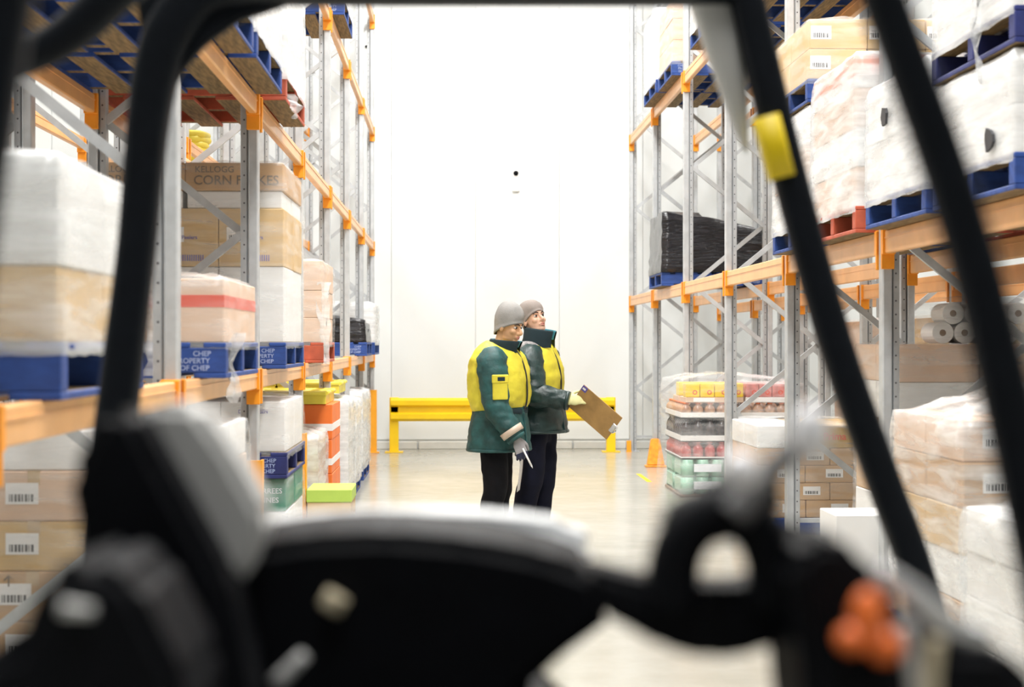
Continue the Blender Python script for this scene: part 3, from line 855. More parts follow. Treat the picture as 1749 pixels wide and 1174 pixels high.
# ---- right, floor: cartons, boxes
zt = stack('barcode stack behind the third right post', RF + 0.02, RF + DW, 12.25, 13.35, 0.0,
           [(0.13, 'brown carton', 'kraft', 3, 2, dict(lab=0.2)), (0.13, 'brown carton', 'kraft', 2, 2, dict(lab=0.25)), (0.13, 'brown carton', 'kraft', 3, 2, dict(lab=0.1)), (0.13, 'brown carton', 'kraft', 2, 2, dict(lab=0.3)),
            (0.17, 'golden carton', 'gold', 3, 2, dict(mi={0: ('white carton', 'white')}, pi=1, prints=(('Prima', 0.1, 0.5, 0.075, 'redtape'),)))], 'blue', 0, 'film', 52)
stack('mixed stack at the right edge', 2.16, 3.3, 6.95, 8.05, 0.0,
      [(0.2, 'brown carton', 'kraft', 3, 2, TL), (0.2, 'white carton', 'white', 3, 2, TL), (0.2, 'brown carton', 'tan', 3, 2, dict(tape='tape', prints=(('\u2191', 0.2, 0.6, 0.1, 'greyink'),))), (0.2, 'brown carton', 'kraft', 3, 2, TL), (0.18, 'pale carton', 'pale', 3, 2, TL)],
      'blue', 0, 'filmm', 53, bulge=0.1, amp=0.022)
stack('white stack in the lower right corner', 1.97, 3.07, 5.18, 6.3, 0.0,
      [(0.17, 'white carton', 'white', 3, 2, TL), (0.17, 'white carton', 'white', 3, 2, dict(lab=0.2)), (0.17, 'white carton', 'white', 3, 2, dict(prints=(('H', 0.2, 0.5, 0.08, 'greyink'),))), (0.17, 'white carton', 'white', 3, 2, N)], 'blue', 0, 'filmm', 54, bulge=0.05, amp=0.02)
stack('stack under the paper rolls', 2.55, 3.5, 9.4, 10.4, 0.0,
      [(0.4, 'white carton', 'white', 2, 2, N), (0.24, 'brown carton', 'kraft', 2, 2, N), (0.22, 'dark carton', 'dark', 2, 2, dict(prints=(('SAS', 0.1, 0.5, 0.1, 'ink'),))), (0.22, 'white carton', 'white', 2, 2, N), (0.22, 'pale carton', 'pale', 2, 2, N)],
      'blue', 0, 'film', 55, bulge=0.0)
q = MB()
pr = []
for s, rr_ in ((0, 0.02), (0, 0.062), (0.24, 0.062), (0.24, 0.02)): pr.append((s, rr_))
bm = q.bm; rings = []
for s, rr_ in pr: rings.append([bm.verts.new((rr_ * math.cos(2 * math.pi * i / 20), s, rr_ * math.sin(2 * math.pi * i / 20))) for i in range(20)])
for a, c in zip(rings, rings[1:] + rings[:1]):
    for i in range(20): bm.faces.new((a[i], a[(i + 1) % 20], c[(i + 1) % 20], c[i]))
roll = q.mesh('paper', M['white'])
for r_ in range(2):
    for i in range(4):
        e = empty('paper_roll', (2.82 + i * 0.127 + 0.06 * r_, 9.43, 1.515 + r_ * 0.112), f'white paper roll, {("first", "second", "third", "fourth", "fifth")[i]} from the aisle, {"upper" if r_ else "lower"} row on the right stack', 'paper roll', 'paper rolls on the right stack')
        link('paper', roll, e)
        q = MB(); q.loft([(0, 0.004, 0), (0, 0.02, 0)], [0.0195, 0.0195], seg=12, sub=1, up=(0, 0, 1)); q.build('core', M['dark'], e)
carton(2.33, 9.3, 0.0, 0.42, 0.4, 0.5, 'white', 'plain white lidded box on the floor before the barcode stack', name='white_box', cat='box')
film(2.74, 3.46, 9.41, 9.7, 1.49, 1.7, 'clear film over the paper rolls on the right stack', 'film', 57, 0.01, 0.02)
# stacks in the rack behind, right
GX = XR + DEP + 0.46
for y0, mt, wd, hh in ((12.2, 'gold', 'golden carton', 0.3), (14.6, 'pale', 'pale carton', 0.3), (9.4, 'white', 'white carton', 0.3)):
    stack(f'tall {mt} stack behind the right rack', GX, GX + 0.9, y0, y0 + 1.1, 0.0, [(hh, wd, mt, 2, 2, N)] * 5, 'blue', 0, 'film', int(y0 * 10), aisle='R')
stack('stack beside the hose bay, behind the left rack', -3.2, -2.36, 11.8, 12.9, 1.31, [(0.3, 'white carton', 'white', 2, 2, N), (0.3, 'pale carton', 'pale', 2, 2, N)], 'blue', 0, 'film', 77, aisle='L')


# hanging loose ends of film
def strip(p, wd, ln, label, seed, ang=0.0):
    q = MB(); bm = q.bm; rows = []
    for k in range(15):
        t = k / 14; row = []
        for j in range(6):
            s = (j / 5 - 0.5) * wd * (1 - 0.55 * t)
            a = ang + 0.9 * noise.noise(Vector((seed, t * 3, 0)))
            off = 0.03 * noise.noise(Vector((j * 0.9, t * 6, seed)))
            row.append(bm.verts.new((s * math.cos(a) + off + 0.05 * noise.noise(Vector((t * 2, seed, 2))), s * math.sin(a) - abs(off), -ln * t)))
        rows.append(row)
    for a, c in zip(rows, rows[1:]):
        for j in range(5): bm.faces.new((a[j], a[j + 1], c[j + 1], c[j])).smooth = True
    setp(q.build('film_tail', M['filmw'], None, p, recalc=False), label, 'film')


strip((LF + 0.025, 7.1, 1.5), 0.06, 0.3, 'loose white film tail hanging below the red-taped carton pallet', 1.3)
strip((-1.24, 6.925, 1.74), 0.13, 0.42, 'long loose film tail hanging beside the nearest left post', 4.7, 0.1)
strip((LF + 0.02, 12.12, 1.9), 0.12, 0.6, 'loose film tail hanging before the slim brown stack', 9.1, 0.4)
strip((LF + 0.06, 9.35, 2.86), 0.08, 0.14, 'frayed film end under the upper red pallet', 12.4, 0.4)
strip((RF - 0.03, 6.9, 3.0), 0.05, 0.45, 'thin film tail hanging from the upper navy pallet', 15.4, 0.4)

# ------------------------------------------------------------------ people
MS = {}
MS['skin1'] = mat('skin_warm', (0.62, 0.36, 0.2), 0.5, var=0.06, vscale=20)
MS['skin2'] = mat('skin_fair', (0.7, 0.42, 0.3), 0.5, var=0.08, vscale=20)
MS['hiviz'] = mat('yellow_jacket', (0.7, 0.61, 0.045), 0.55, var=0.12, vscale=6, bump=0.9, bscale=13)
MS['teal'] = mat('green_jacket', (0.012, 0.07, 0.07), 0.6, var=0.35, vscale=11, bump=1.0, bscale=13)
MS['teal2'] = mat('dark_green_jacket', (0.012, 0.035, 0.035), 0.42, var=0.3, vscale=11, bump=1.0, bscale=13)
MS['collar'] = mat('collar_fleece', (0.006, 0.022, 0.03), 0.85, var=0.15)
MS['lining'] = mat('teal_lining', (0.01, 0.13, 0.17), 0.8, var=0.1)
MS['trouser'] = mat('black_trousers', (0.005, 0.005, 0.007), 0.9, spec=0.2, var=0.2, vscale=12, bump=0.3, bscale=18)
MS['trouser2'] = mat('navy_trousers', (0.006, 0.007, 0.017), 0.9, spec=0.2, var=0.2, vscale=12, bump=0.3, bscale=18)
MS['beanie1'] = mat('grey_knit', (0.3, 0.295, 0.285), 0.9, var=0.08, vscale=10, bump=0.25, bscale=160)
MS['beanie2'] = mat('brown_grey_knit', (0.27, 0.235, 0.215), 0.9, var=0.08, vscale=10, bump=0.25, bscale=160)
MS['glove1'] = mat('grey_glove', (0.3, 0.29, 0.3), 0.85, var=0.1)
MS['glove1d'] = mat('navy_glove_coating', (0.015, 0.02, 0.06), 0.6, var=0.1)
MS['glove2'] = mat('pale_yellow_glove', (0.74, 0.72, 0.36), 0.8, var=0.08)
MS['glove2d'] = mat('black_glove_coating', (0.012, 0.012, 0.014), 0.6, var=0.1)
MS['reflect'] = mat('reflective_tape', (0.62, 0.5, 0.4), 0.4, var=0.08)
MS['boot'] = mat('black_boot', (0.01, 0.01, 0.01), 0.5, var=0.1)
MS['eyew'] = mat('eye_white', (0.75, 0.72, 0.7), 0.3, var=0.02)
MS['eyed'] = mat('dark_iris', (0.02, 0.012, 0.01), 0.2, var=0.02)
MS['brow'] = mat('brow_hair', (0.03, 0.02, 0.015), 0.8, var=0.1)
MS['lip'] = mat('lip', (0.5, 0.2, 0.16), 0.5, var=0.05)
MS['scarf'] = mat('grey_knit_scarf', (0.12, 0.115, 0.12), 0.9, var=0.8, vscale=70, col2=(0.4, 0.38, 0.38))
MS['board'] = mat('hardboard', (0.42, 0.25, 0.09), 0.5, var=0.22, vscale=7, vdetail=8)
MS['zip'] = mat('dark_zip', (0.03, 0.03, 0.03), 0.4, 0.3, var=0.05)


def hand(mtx, curl, spread=0.12, thumb=0.5, side=1, grip=None):
    """palm along +X from the wrist, back of the hand +Z, thumb on side*Y; curl per finger (three joint angles scale)"""
    q = MB()
    q.ell((0.0, 0, 0), (0.03, 0.03, 0.024))
    q.ell((0.05, 0, 0), (0.055, 0.043, 0.018)); q.ell((0.075, 0, 0.002), (0.03, 0.044, 0.016))
    spec = ((0.033, 0.072), (0.011, 0.08), (-0.012, 0.074), (-0.033, 0.058))
    for i, (yo, ln) in enumerate(spec):
        p = Vector((0.092, yo * side, 0)); a = 0.0; yaw = spread * (1.2 - i * 0.8) * side
        pts = [Vector((0.07, yo * side * 0.9, 0)), p.copy()]
        for s_, fr in ((curl[i], 0.45), (curl[i] * 1.15, 0.32), (curl[i] * 0.7, 0.23)):
            a += s_
            p = p + Vector((math.cos(a) * math.cos(yaw), math.sin(yaw) * math.cos(a), -math.sin(a))) * ln * fr
            pts.append(p.copy())
        q.loft(pts, [0.011, 0.0115, 0.0105, 0.0095, 0.007], seg=10, sub=3, up=(0, 1, 0.01))
    t0 = Vector((0.022, 0.034 * side, -0.006)); dirs = Vector((math.cos(thumb + 0.35), math.sin(thumb + 0.35) * side, -0.35)).normalized()
    t1 = t0 + dirs * 0.038; d2 = Vector((math.cos(thumb - 0.15), math.sin(thumb - 0.15) * side, -0.45)).normalized(); t2 = t1 + d2 * 0.03; t3 = t2 + d2 * 0.018
    q.loft([t0 - dirs * 0.02, t0, t1, t2, t3], [0.015, 0.016, 0.013, 0.011, 0.008], seg=10, sub=3, up=(0, 0, 1))
    me = remesh(q, 0.0045, 2)
    me.transform(mtx)
    return me


def basis(o, x, z):
    x = Vector(x).normalized(); z = Vector(z); z = (z - x * z.dot(x)).normalized(); y = z.cross(x)
    m = Matrix((x, y, z)).transposed().to_4x4(); m.translation = Vector(o)
    return m


def head_parts(q, H):
    rot = H.to_3x3()

    def E(c, r): q.ell(H @ Vector(c), r, rot, u=24, v=16)
    E((-0.012, 0, 0.03), (0.098, 0.078, 0.098))
    E((0.022, 0, -0.045), (0.066, 0.06, 0.078))
    E((0.068, 0, -0.098), (0.024, 0.028, 0.02)); E((0.02, 0, -0.085), (0.06, 0.056, 0.04))
    E((0.078, 0, 0.022), (0.016, 0.05, 0.013))
    for s in (-1, 1):
        E((0.058, s * 0.034, -0.03), (0.028, 0.026, 0.024)); E((-0.01, s * 0.078, -0.02), (0.018, 0.009, 0.032))
    E((0.085, 0, -0.068), (0.014, 0.026, 0.018))
    q.loft([H @ Vector(p) for p in ((0.078, 0, 0.012), (0.096, 0, -0.012), (0.11, 0, -0.034), (0.095, 0, -0.046))], [0.008, 0.01, 0.0145, 0.01], seg=10, sub=3, up=(0, 1, 0))
    for s in (-1, 1): E((0.095, s * 0.012, -0.04), (0.011, 0.009, 0.009))


def face(e, H, tag='light'):
    rot = H.to_3x3()
    for s in (-1, 1):
        q = MB(); q.ell(H @ Vector((0.071, s * 0.031, 0.0)), (0.0135, 0.0135, 0.008), rot, MS['eyew'])
        q.ell(H @ Vector((0.082, s * 0.031, 0.0)), (0.005, 0.0085, 0.0085), rot, MS['eyed']); q.build('eye', None, e)
        q = MB(); q.loft([H @ Vector(p) for p in ((0.0905, s * 0.012, 0.02), (0.088, s * 0.032, 0.026), (0.073, s * 0.052, 0.018))], [0.004, 0.005, 0.003], seg=8, sub=4); q.build('eyebrow', MS['brow'], e)
    q = MB()
    q.loft([H @ Vector(p) for p in ((0.082, 0.024, -0.069), (0.097, 0.008, -0.064), (0.097, -0.008, -0.064), (0.082, -0.024, -0.069))], [0.003, 0.0055, 0.0055, 0.003], seg=8, sub=4)
    q.loft([H @ Vector(p) for p in ((0.082, 0.022, -0.071), (0.095, 0.008, -0.076), (0.095, -0.008, -0.076), (0.082, -0.022, -0.071))], [0.003, 0.0055, 0.0055, 0.003], seg=8, sub=4)
    q.build('lips', MS['lip'], e)


def beanie(e, H, m, peak=0.02, seed=0):
    """knitted cap: rings from the brim up to the crown, turned-in brim edge"""
    q = MB(); bm = q.bm; rings = []; n = 40
    prof = [(0.02, 0.95), (0.0, 0.98), (0.0, 1.03), (0.07, 1.045), (0.085, 1.02), (0.2, 1.03), (0.35, 1.04), (0.5, 1.02), (0.64, 0.95), (0.77, 0.82), (0.87, 0.65), (0.94, 0.45), (0.985, 0.2)]
    for k, (t, s) in enumerate(prof):
        ring = []
        for j in range(n):
            a = 2 * math.pi * j / n; ca, sa = math.cos(a), math.sin(a)
            zb = -0.03 + 0.066 * ca            # brim: high on the brow, low at the nape
            zt = 0.152 + peak
            z = zb + (zt - zb) * t
            pull = 1 - 0.2 * max(0.0, -ca) * (1 - t) ** 2 - 0.07 * abs(sa) * (1 - t) ** 3
            wr = 0.005 * noise.noise(Vector((ca * 2.2 + seed, sa * 2.2, z * 30))) + 0.003 * noise.noise(Vector((ca * 5, sa * 5 + seed, z * 60)))
            x = -0.014 + (0.106 * s * pull + wr) * ca - 0.022 * t * t; y = (0.089 * s * pull + wr) * sa
            ring.append(bm.verts.new(H @ Vector((x, y, z))))
        rings.append(ring)
    for a, c in zip(rings, rings[1:]):
        for j in range(n): bm.faces.new((a[j], a[(j + 1) % n], c[(j + 1) % n], c[j])).smooth = True
    bm.faces.new(rings[-1]).smooth = True
    q.build('beanie', m, e)


def person(base, label, phi, P):
    e = empty('person', base, label, 'person')
    f = Vector((math.cos(phi), math.sin(phi), 0)); l = Vector((-math.sin(phi), math.cos(phi), 0)); up = Vector((0, 0, 1))

    def L(a, c, z): return f * a + l * c + up * z
    H = Matrix.Translation(P['head']) @ Matrix.Rotation(P['hyaw'], 4, 'Z') @ Matrix.Rotation(P['hpitch'], 4, 'Y') @ Matrix.Rotation(P.get('hroll', 0), 4, 'X')
    # body: one continuous skin from head to feet
    q = MB(); head_parts(q, H)
    nb = L(-0.01, 0, 1.38)
    q.loft([H @ Vector((-0.02, 0, -0.04)), (H @ Vector((-0.015, 0, -0.12)) + nb) / 2 + up * 0.02, nb], [0.056, 0.055, 0.07], seg=16, sub=4)
    q.loft([L(0, 0, 0.9), L(0, 0, 1.1), L(-0.01, 0, 1.3), L(-0.01, 0, 1.42)], [(0.15, 0.1), (0.14, 0.1), (0.17, 0.11), (0.07, 0.06)], seg=20, sub=4, up=tuple(f))
    for s, key in ((-1, 'rarm'), (1, 'larm')):
        A = P[key]
        q.loft([L(-0.01, s * 0.1, 1.36), A[0], (A[0] + A[1]) / 2, A[1], (A[1] * 0.6 + A[2] * 0.4), A[2]], [0.05, 0.055, 0.048, 0.042, 0.043, 0.03], seg=14, sub=3, up=tuple(l))
    for s in (-1, 1):
        G = P['legs'][0 if s < 0 else 1]
        q.loft([G[0], (G[0] + G[1]) / 2, G[1], (G[1] * 0.65 + G[2] * 0.35), G[2] * 0.985 + up * 0.0], [0.085, 0.075, 0.056, 0.055, 0.038], seg=14, sub=3, up=tuple(f))
        q.ell(G[2] + f * 0.06 + up * -0.045, (0.1, 0.04, 0.035), Matrix.Rotation(phi, 3, 'Z'))
    me = remesh(q, 0.0065, 2); me.materials.append(P['skin'])
    link('body', me, e)
    face(e, H)
    beanie(e, H, P['beanie'], P['peak'], P['seed'])
    # trousers
    q = MB()
    q.loft([L(0, 0, 0.72), L(0, 0, 0.85), L(0, 0, 1.0)], [(0.165, 0.12), (0.175, 0.13), (0.17, 0.125)], seg=28, sub=4, up=tuple(f))
    for G in P['legs']:
        q.loft([G[0] + up * 0.02, G[0].lerp(G[1], 0.45), G[1] + f * 0.008, G[1].lerp(G[2], 0.4), G[1].lerp(G[2], 0.85), G[2] - up * 0.02],
               [0.102, 0.1, 0.09, 0.086, 0.083, 0.08], seg=28, sub=6, up=tuple(f), amp=0.011, freq=7, seed=P['seed'])
    me = remesh(q, 0.011, 2); me.materials.append(P['trouser']); link('trousers', me, e)
    for G in P['legs']:
        a = G[2]; q = MB()
        q.loft([a + up * 0.12 - up * 0.0, a + up * 0.02, a - up * 0.05], [0.06, 0.058, 0.062], seg=16, sub=3, up=tuple(f))
        q.loft([a - f * 0.06 - up * 0.045, a + f * 0.05 - up * 0.045, a + f * 0.14 - up * 0.055, a + f * 0.185 - up * 0.062], [(0.045, 0.04), (0.05, 0.042), (0.048, 0.032), (0.03, 0.022)], seg=16, sub=3, up=(0, 0, 1))
        me = remesh(q, 0.008, 2); me.materials.append(MS['boot'])
        bo = link('boot', me, e)
        q = MB(); g2 = a - up * (a.z - 0.012)
        q.loft([g2 - f * 0.085, g2 + f * 0.05, g2 + f * 0.19], [(0.042, 0.012), (0.05, 0.012), (0.04, 0.012)], seg=16, sub=3, up=(0, 0, 1), power=3); q.build('sole', MS['boot'], bo)

    # jacket: yellow upper, green skirt
    def tor(levels, amp, freq, m, name, parent, seed=0, cap=True):
        q = MB(); q.loft([L(c, 0, z) for z, c, a, b_ in levels], [(b_, a) for z, c, a, b_ in levels], seg=64, sub=6, up=tuple(f), amp=amp, freq=freq, seed=seed, cap=cap, power=2.3)
        return q.build(name, m, parent)
    jk = tor(P['skirt'], 0.013, 10, P['green'], 'jacket', e, P['seed'])
    tor(P['upper'], 0.012, 9, MS['hiviz'], 'yellow_panel', jk, P['seed'] + 4)
    q = MB(); hz = P['skirt'][0]
    ring = [L(hz[1], 0, hz[0]) + f * (hz[2] + 0.004) * math.cos(a * math.pi / 24) + l * (hz[3] + 0.004) * math.sin(a * math.pi / 24) for a in range(49)]
    q.loft(ring, [0.012] * 49, seg=8, sub=1, up=(0, 0, 1)); q.build('hem', P['green'], jk)
    # zip and placket follow the front of the upper panel
    q = MB(); zp = [L(c + a * 1.0 + 0.003, 0.006, z) for z, c, a, b_ in P['upper'][:-1]]
    q.loft(zp, [(0.008, 0.006)] * len(zp), seg=8, sub=5, up=tuple(f)); q.build('zip', MS['zip'], jk)
    q = MB(); zp = [L(c + a * 1.0 + 0.002, 0.006, z) for z, c, a, b_ in P['skirt']]
    q.loft(zp, [(0.012, 0.006)] * len(zp), seg=8, sub=5, up=tuple(f)); q.build('placket', P['green'], jk)
    if P.get('belt'):
        q = MB(); z, c, a, b_ = P['upper'][0]
        ring = [L(c, 0, z - 0.012) + f * (a * 1.0) * math.cos(t * math.pi / 24) + l * b_ * math.sin(t * math.pi / 24) for t in range(-9, 10)]
        q.loft(ring, [(0.02, 0.008)] * 19, seg=8, sub=1, up=tuple(l)); q.build('waist_band', MS['collar'], jk)
    # sleeves
    for key, rad in (('rarm', P['srad']), ('larm', P['srad'])):
        A = P[key]; c = A[2].lerp(A[1], 0.03)
        q = MB()
        q.loft([A[0] + (L(0, 0, A[0].z) - A[0]) * 0.35 + up * 0.03, A[0], A[0].lerp(A[1], 0.5), A[1], A[1].lerp(c, 0.5), c],
               [rad[0] * 0.85, rad[0], rad[1], rad[2], rad[3], rad[4]], seg=36, sub=8, up=tuple(l), amp=0.015, freq=9, seed=P['seed'] + 9, zf=2.6)
        s = q.build('sleeve', P['green'], e)
        d = (c - A[1]).normalized()
        if P.get('cuff'):
            q = MB(); q.loft([c - d * 0.075, c - d * 0.03], [rad[4] + 0.02, rad[4] + 0.016], seg=28, sub=2, up=tuple(l)); q.build('reflective_band', MS['reflect'], s)
        q = MB(); q.loft([c - d * 0.012, c + d * 0.012], [rad[4] + 0.006, rad[4] + 0.002], seg=28, sub=2, up=tuple(l)); q.build('cuff', P['green'], s)
    # collar: standing tube open at the front, with a rim
    q = MB(); bm = q.bm; rows = []; n = 30; cc = P['collar']
    for k, (dz, s) in enumerate(((0.0, 1.1), (0.05, 1.0), (0.1, 1.02), (0.108, 0.98), (0.1, 0.93), (0.05, 0.9))):
        row = []
        for j in range(n + 1):
            a = -math.pi + cc.get('gap', 0.25) + (2 * math.pi - 2 * cc.get('gap', 0.25)) * j / n + math.pi
            ca, sa = math.cos(a), math.sin(a)
            hh = dz * (cc['h'] / 0.1) * (1 - 0.12 * ca)
            row.append(bm.verts.new(cc['c'] + f * (cc['a'] * s * ca + dz * cc.get('lean', 0.3)) + l * cc['b'] * s * sa + up * hh))
        rows.append(row)
    for k, (a, c) in enumerate(zip(rows, rows[1:])):
        for j in range(n):
            fc = bm.faces.new((a[j], a[j + 1], c[j + 1], c[j])); fc.smooth = True; fc.material_index = 1 if k >= 3 else 0
    q.mats = [MS['collar'], MS['lining']]
    q.build('collar', None, jk)
    return e, jk, L, f, l


# --- first man: looks down to the right, pen in his gloved hand
B1 = Vector((0.333, 11.75, 0)); ph1 = R(-26)
f1 = Vector((math.cos(ph1), math.sin(ph1), 0)); l1 = Vector((-math.sin(ph1), math.cos(ph1), 0)); UP = Vector((0, 0, 1))
L1 = lambda a, c, z: f1 * a + l1 * c + UP * z
P1 = dict(head=Vector((0.062, -0.03, 1.582)), hyaw=R(-34), hpitch=R(15), skin=MS['skin1'], beanie=MS['beanie1'], peak=0.018, seed=3, trouser=MS['trouser'], green=MS['teal'], belt=True, cuff=True,
          rarm=[L1(0.04, -0.235, 1.31), L1(0.1, -0.285, 1.0), L1(0.235, -0.245, 0.79)],
          larm=[L1(0.0, 0.22, 1.31), L1(-0.06, 0.25, 1.02), L1(0.0, 0.24, 0.78)],
          legs=[[L1(-0.01, -0.09, 0.84), L1(0.0, -0.1, 0.46), L1(-0.035, -0.11, 0.085)], [L1(-0.05, 0.085, 0.84), L1(-0.055, 0.095, 0.46), L1(-0.075, 0.1, 0.085)]],
          skirt=[(0.70, -0.012, 0.212, 0.262), (0.8, -0.01, 0.205, 0.255), (0.92, -0.005, 0.187, 0.24), (1.02, 0.0, 0.172, 0.225)],
          upper=[(0.985, 0.0, 0.178, 0.232), (1.03, -0.004, 0.2, 0.25), (1.12, -0.008, 0.21, 0.258), (1.24, -0.014, 0.205, 0.262), (1.34, -0.02, 0.178, 0.255), (1.41, -0.022, 0.135, 0.2), (1.46, -0.015, 0.085, 0.1)],
          srad=(0.108, 0.1, 0.088, 0.08, 0.066), collar=dict(c=Vector((0.012, -0.005, 1.385)), a=0.115, b=0.118, h=0.085, gap=0.2, lean=0.3))
p1, j1, _, _, _ = person(B1, 'man in grey beanie and bulky yellow-green jacket looking down, pen in his gloved hand', ph1, P1)
# sleeve pocket with badge
A = P1['rarm']; mid = A[0].lerp(A[1], 0.52); dn = (A[1] - A[0]).normalized()
out = Vector((0.35, -0.94, 0)).normalized()
q = MB(); mp = basis(mid + out * 0.102, out.cross(dn), out)
q.box(-0.055, 0.055, -0.085, 0.06, -0.006, 0.014, ch=0.005); q.box(-0.06, 0.06, 0.03, 0.088, -0.004, 0.02, ch=0.005); q.bm.transform(mp)
pk = q.build('sleeve_pocket', MS['hiviz'], p1)
q = MB(); q.box(-0.024, 0.03, 0.045, 0.072, 0.0195, 0.022); q.bm.transform(mp); q.build('badge', MS['collar'], pk)
# gloves
wr = A[2]; hd = Vector((0.32, -0.12, -0.92)).normalized()
me = hand(basis(wr + hd * 0.005, hd, Vector((0.25, -0.95, 0.2))), (0.5, 0.5, 0.45, 0.4), 0.08, 0.35, 1)
me.materials.append(MS['glove1']); me.materials.append(MS['glove1d'])
for pg in me.polygons:
    if (pg.center - wr).dot(hd) > 0.1: pg.material_index = 1
link('glove', me, p1)
wl = P1['larm'][2]; hd2 = Vector((0.4, -0.05, -0.9)).normalized()
me = hand(basis(wl + hd2 * 0.005, hd2, Vector((0.3, 0.95, 0.2))), (0.5, 0.5, 0.5, 0.5), 0.08, 0.35, -1)
me.materials.append(MS['glove1']); link('glove', me, p1)
# pen
tip = B1 + wr + hd * 0.12 + Vector((0.03, -0.03, 0.0))
e = empty('pen', tip, 'white pen held in the grey glove of the man looking down', 'pen')
q = MB(); q.loft([(-0.03, 0.01, 0.05), (0.03, -0.01, -0.07)], [0.0065, 0.0065], seg=10, sub=1); q.build('barrel', M['paper'], e)
q = MB(); q.loft([(0.03, -0.01, -0.07), (0.038, -0.0125, -0.086)], [0.006, 0.0015], seg=10, sub=1); q.build('tip', M['steel'], e)
# paper held low in the other hand
wlw = B1 + wl + hd2 * 0.13
q = MB(); bm = q.bm; rows = []
for k in range(9):
    t = k / 8
    rows.append([bm.verts.new((-0.02 * t + 0.03 * (s - 0.5) + 0.006 * math.sin(t * 4), 0.2 * (s - 0.5), 0.04 - 0.3 * t)) for s in (0, 0.33, 0.66, 1)])
for a, c in zip(rows, rows[1:]):
    for j in range(3): bm.faces.new((a[j], a[j + 1], c[j + 1], c[j])).smooth = True
o = q.build('paper_sheet', M['paper'], None, wlw + Vector((0.0, 0.0, -0.02)), recalc=False)
sm = o.modifiers.new('thick', 'SOLIDIFY'); sm.thickness = 0.0015
setp(o, 'white paper sheet hanging from the hidden hand of the man looking down', 'paper')

# --- second man: looks up, holds the clipboard out
B2 = Vector((0.607, 12.3, 0)); ph2 = R(-26)
f2 = Vector((math.cos(ph2), math.sin(ph2), 0)); l2 = Vector((-math.sin(ph2), math.cos(ph2), 0))
L2 = lambda a, c, z: f2 * a + l2 * c + UP * z
wr2 = Vector((0.225, -0.36, 1.035))
P2 = dict(head=Vector((-0.015, -0.03, 1.635)), hyaw=R(-57), hpitch=R(-17), hroll=R(6), skin=MS['skin2'], beanie=MS['beanie2'], peak=0.0, seed=8, trouser=MS['trouser2'], green=MS['teal2'],
          rarm=[L2(0.05, -0.225, 1.33), L2(0.12, -0.28, 1.08), wr2],
          larm=[L2(0.0, 0.215, 1.33), L2(-0.08, 0.25, 1.05), L2(-0.02, 0.22, 0.83)],
          legs=[[L2(0.03, -0.085, 0.86), L2(0.0, -0.09, 0.47), L2(-0.07, -0.1, 0.085)], [L2(0.03, 0.085, 0.86), L2(0.03, 0.09, 0.47), L2(-0.02, 0.1, 0.085)]],
          skirt=[(0.80, 0.035, 0.2, 0.25), (0.9, 0.03, 0.192, 0.245), (1.0, 0.022, 0.184, 0.235), (1.1, 0.015, 0.178, 0.225)],
          upper=[(1.08, 0.015, 0.184, 0.236), (1.14, 0.013, 0.192, 0.245), (1.24, 0.008, 0.19, 0.25), (1.34, 0.0, 0.168, 0.24), (1.42, -0.01, 0.13, 0.19), (1.47, -0.015, 0.085, 0.1)],
          srad=(0.105, 0.096, 0.09, 0.078, 0.066), collar=dict(c=Vector((0.015, -0.03, 1.42)), a=0.12, b=0.115, h=0.13, gap=0.3, lean=0.25))
p2, j2, _, _, _ = person(B2, 'man in brown-grey beanie and yellow-fronted jacket looking up, holding out a clipboard', ph2, P2)
q = MB(); q.ell(L2(-0.01, -0.13, 1.42), (0.1, 0.09, 0.05), Matrix.Rotation(ph2, 3, 'Z')); q.build('knitted_shoulder', MS['scarf'], j2)
# clipboard
cu_, cv_ = Vector((0.28, -0.085, -0.246)).normalized(), Vector((-0.10, 0.13, -0.16)).normalized()
cc_ = Vector((1.022, 11.9, 0.955)); cn = cu_.cross(cv_).normalized()
CB = Matrix((cu_, cv_, cn)).transposed().to_4x4(); CB.translation = cc_
e = empty('clipboard', cc_, 'worn brown hardboard clipboard seen from the back, held out over the guard rail', 'clipboard')
RB = CB.to_3x3().to_4x4()


def cb(q): q.bm.transform(RB); return q


q = MB(); q.box(-0.185, 0.185, -0.117, 0.117, -0.0025, 0.0025, ch=0.001); cb(q).build('board', MS['board'], e)
q = MB(); q.box(0.155, 0.19, -0.04, 0.04, -0.014, -0.002, ch=0.004); q.loft([(0.19, -0.03, -0.01), (0.2, 0, -0.012), (0.19, 0.03, -0.01)], [0.007] * 3, seg=10, sub=4); cb(q).build('clip', M['steel'], e)
q = MB(); q.box(-0.184, -0.14, -0.114, -0.07, 0.0024, 0.0042); q.box(-0.184, -0.14, -0.114, -0.07, -0.0042, -0.0024); t_ = cb(q).build('corner_tag', M['blueink'], e)
q = MB(); q.box(-0.176, -0.15, -0.1, -0.084, 0.0042, 0.005); q.box(-0.176, -0.15, -0.1, -0.084, -0.005, -0.0042); cb(q).build('tag_print', M['paper'], t_)
